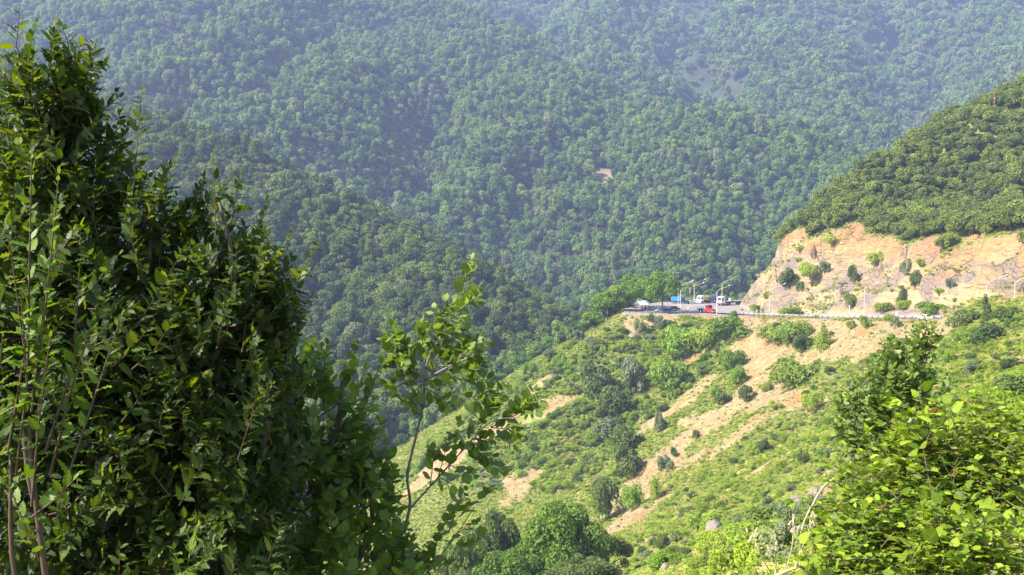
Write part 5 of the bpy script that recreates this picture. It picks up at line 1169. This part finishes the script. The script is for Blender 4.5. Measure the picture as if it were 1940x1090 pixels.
# brambles and wild herbs at lower right
def trifoliate(T, p, d, side, k):
    ax = uv_(d*.3+side+np.array([0, 0, T.r.normal(.1, .2)])); st = p+ax*.05*k; T.tw.tube([tuple(p), tuple(st)], [.0018, .0014], 3, False)
    lat = uv_(np.cross(np.array([0, 0, 1.]), ax)); n0 = np.array([0, 0, .8])+T.r.normal(size=3)*.4
    for dirv, sc in ((ax, 1.0), (ax*.35+lat, .82), (ax*.35-lat, .82)):
        a = uv_(dirv); y = uv_(np.cross(n0, a)); z = np.cross(a, y); q = T.size*sc*k; T.L.append((st, a*q, y*q, z*q*T.r.uniform(.6, 1.4)))
def bramble(seed, base, blobs, label, canes, n_ind, kind='leaflet', size=.044):
    b = G(*base); T = Plant(b, kind, seed, size, 'bramble', 'green_stem', .8)
    for c in canes: T.branch([b]+[P(*q) for q in c], .005, .0025)
    for (px, py, D, w, h, dd, n) in blobs:
        c, rd = ell(px, py, D, w, h, dd); c = np.array(c); rd = np.array(rd); sk = np.array(T.skel)
        for i in range(int(n*(1.6 if kind == 'leaflet' else 1))):
            d = uv_(T.r.normal(size=3)); q = c+d*rd*T.r.uniform(.3, 1)**.5; dr = uv_(d*.6+np.array([0, -.15, .6])+T.r.normal(size=3)*.5); l = T.r.uniform(.12, .28); p0 = q-dr*l*.6; e = p0+dr*l
            if T.r.random() < .4: j = sk[np.argmin(((sk-p0)**2).sum(1))]; T.tw.tube([tuple(j), tuple((j+p0)/2), tuple(p0)], [.003, .003, .0022], 3, False)
            T.tw.tube([tuple(p0), tuple(e)], [.0024, .0014], 3, False); ph = T.r.uniform(0, 6.28); m_ = max(3, int(l/.042))
            for k in range(m_):
                t = (k+.6)/m_; side = np.array([math.cos(ph+k*2.4), math.sin(ph+k*2.4), .15])
                if kind == 'leaflet': trifoliate(T, p0+dr*l*t, dr, side, T.r.uniform(.7, 1.15))
                else: T.leaf(p0+dr*l*t, dr, side, T.r.uniform(.6, 1.15))
    return T.finish('bramble' if kind == 'leaflet' else 'hazel_shrub', label, 'shrub', n_ind, 'twig')
bramble(506, (2.35, 5.0), [(1820, 850, 5.0, 120, 80, .3, 74), (1880, 900, 4.8, 100, 90, .3, 66), (1760, 880, 4.9, 90, 80, .3, 58), (1900, 800, 5.1, 70, 50, .25, 34), (1790, 950, 4.7, 110, 70, .3, 58), (1940, 960, 4.6, 90, 120, .3, 50), (1700, 900, 4.9, 60, 60, .25, 28)],
        'bright green bramble thicket filling the lower right corner', [[(1850, 1050, 4.8), (1790, 960, 4.8), (1700, 870, 4.9)], [(1860, 1050, 4.8), (1830, 940, 4.65), (1890, 870, 4.65), (1935, 830, 4.7)], [(1800, 1060, 4.7), (1770, 900, 4.8), (1740, 740, 4.9)], [(1900, 1060, 4.8), (1880, 830, 4.9), (1830, 790, 4.9)]], 300)
bramble(507, (1.75, 4.5), [(1650, 1000, 4.5, 90, 70, .3, 52), (1700, 1060, 4.3, 120, 60, .3, 56), (1600, 1040, 4.3, 60, 60, .2, 30), (1780, 1040, 4.3, 90, 60, .25, 44), (1640, 930, 4.7, 50, 50, .2, 22), (1860, 1070, 4.2, 90, 50, .25, 36), (1580, 1080, 4.1, 60, 40, .2, 22)],
        'lighter green bramble low at the bottom, left of the main thicket', [[(1680, 1080, 4.4), (1640, 980, 4.5), (1600, 930, 4.6)], [(1680, 1080, 4.4), (1720, 1000, 4.4), (1690, 930, 4.5)]], 300)
bramble(508, (2.0, 4.1), [(1790, 1000, 4.25, 120, 80, .25, 16), (1740, 800, 4.7, 60, 60, .2, 12), (1870, 990, 4.2, 60, 60, .2, 10), (1560, 1070, 3.8, 40, 50, .15, 5), (1735, 800, 4.8, 40, 50, .12, 6)],
        'broad heart-shaped leaves of a hazel shoot standing out of the brambles', [[(1800, 1080, 4.2), (1770, 960, 4.5), (1745, 830, 4.75)], [(1800, 1080, 4.2), (1870, 980, 4.2)], [(1700, 1100, 4.1), (1570, 1060, 3.8)]], 90, 'heart', .062)

# dry stalks, dead bramble cane, litter
def stalk(label, paths, D, r0, mat='straw', cat='dry stalk', nm='dry_stalk', heads=False):
    a = P(*paths[0][0], D); g = float(Hn(a[0], a[1])); base_ = np.array([a[0], a[1], g]); t = thing(nm, label, cat, tuple(base_))
    for pth in paths:
        q = catmull([P(x, y, D+random.Random(x).uniform(-.05, .05))-base_ for x, y in pth], 6); mb = MB(); mb.tube([tuple(p) for p in q], list(np.linspace(r0, r0*.5, len(q))), 5); mb.build('stem', M[mat], t, True)
    if heads:
        hb = MB(); rr = random.Random(5)
        for pth in paths:
            for k in range(7):
                x, y = pth[-1]; c = P(x+rr.uniform(-9, 9), y+rr.uniform(-4, 26), D)-base_; hb.tube([tuple(c), tuple(c+np.array([rr.uniform(-.01, .01), 0, .018]))], [.006, .003], 5)
        hb.build('seed_head', M[mat], t)
    o = P(*paths[0][0], D)-base_
    if o[2] > .02: MB().tube([(0, 0, -.1), (float(o[0]), float(o[1]), float(o[2]))], [r0*1.2, r0], 5).build('stem', M[mat], t)
    return t
stalk('pale dry weed stalks with seed heads standing at the bottom centre right', [[(1486, 1090), (1500, 1040), (1503, 985)], [(1468, 1095), (1470, 1060), (1462, 1020)], [(1505, 1080), (1530, 1010), (1545, 975)], [(1460, 1085), (1440, 1050), (1425, 1010)]], 4.4, .0032, 'straw', heads=True)
stalk('dead bramble cane arching left from the alder shrub', [[(1516, 1040), (1520, 1000), (1540, 955), (1562, 920), (1590, 904), (1625, 905), (1650, 925)]], 4.9, .0055, 'straw', 'dead cane', 'dead_cane')
stalk('thin bare stick lying across the dry stalks', [[(1490, 1040), (1530, 1034), (1600, 1026)]], 4.5, .003, 'bark_pale', 'dead cane', 'dead_cane')
stalk('long pale fallen cane on the ground at the bottom', [[(1460, 1095), (1510, 1075), (1570, 1062), (1630, 1058)]], 4.2, .006, 'straw', 'dead cane', 'dead_cane')
r = np.random.default_rng(71); V = []; Fq = []; n = 0
for i in range(1500):
    px = r.uniform(1780, 1990) if i < 700 else r.uniform(1420, 1800); py = r.uniform(1040, 1120); D = r.uniform(4.1, 5.0); a = P(px, py, D); a[2] = float(Hn(a[0], a[1])); hgt = r.uniform(.05, .17)*(1 if i < 700 else 1.6); w = r.uniform(.0015, .003); d = r.normal(size=3)*[.8, .8, 0]*hgt*.8
    p1 = a+d*.35+[0, 0, hgt*.6]; p2 = a+d+[0, 0, hgt*.85]; s = np.array([w, 0, 0]); V += [a-s, a+s, p1+s*.8, p1-s*.8, p2+s*.2, p2-s*.2]; Fq += [(n, n+1, n+2, n+3), (n+3, n+2, n+4, n+5)]; n += 6
link('dry_grass', mesh_np('dry_grass', np.array(V), np.array(Fq), [M['straw']]), kind='stuff')
bm = bmesh.new(); bmesh.ops.create_grid(bm, x_segments=14, y_segments=9, size=.5)
for v in bm.verts: v.co.z = .18*math.sin(v.co.x*9+v.co.y*5)*math.cos(v.co.y*8)+.12*random.Random(int(v.co.x*999+v.co.y*77)).random()
me = bpy.data.meshes.new('plastic_bag'); bm.to_mesh(me); bm.free(); me.materials.append(M['white'])
q = P(1903, 1066, 4.75); o = thing('plastic_bag', 'crumpled white plastic scrap in the dry grass at the bottom right corner', 'litter', (q[0], q[1], q[2]), .3, None, me); o.scale = (.14, .11, .14); o.rotation_euler = (.5, .1, .3)

# ------------------------------------------------------------------ air
HAZE_DENSITY = 0.00020
mb = MB(); mb.box((0, 1315, 280), (4400, 2800, 840)); 
hz_m, hnt, hout = new_mat('haze_air'); pv = nd(hnt, 'ShaderNodeVolumePrincipled')
pv.inputs['Color'].default_value = (0.50, 0.60, 1.0, 1); pv.inputs['Density'].default_value = HAZE_DENSITY; pv.inputs['Anisotropy'].default_value = 0.1
hnt.links.new(pv.outputs[0], hout.inputs['Volume'])
mb.build('haze', hz_m)['kind'] = 'stuff'
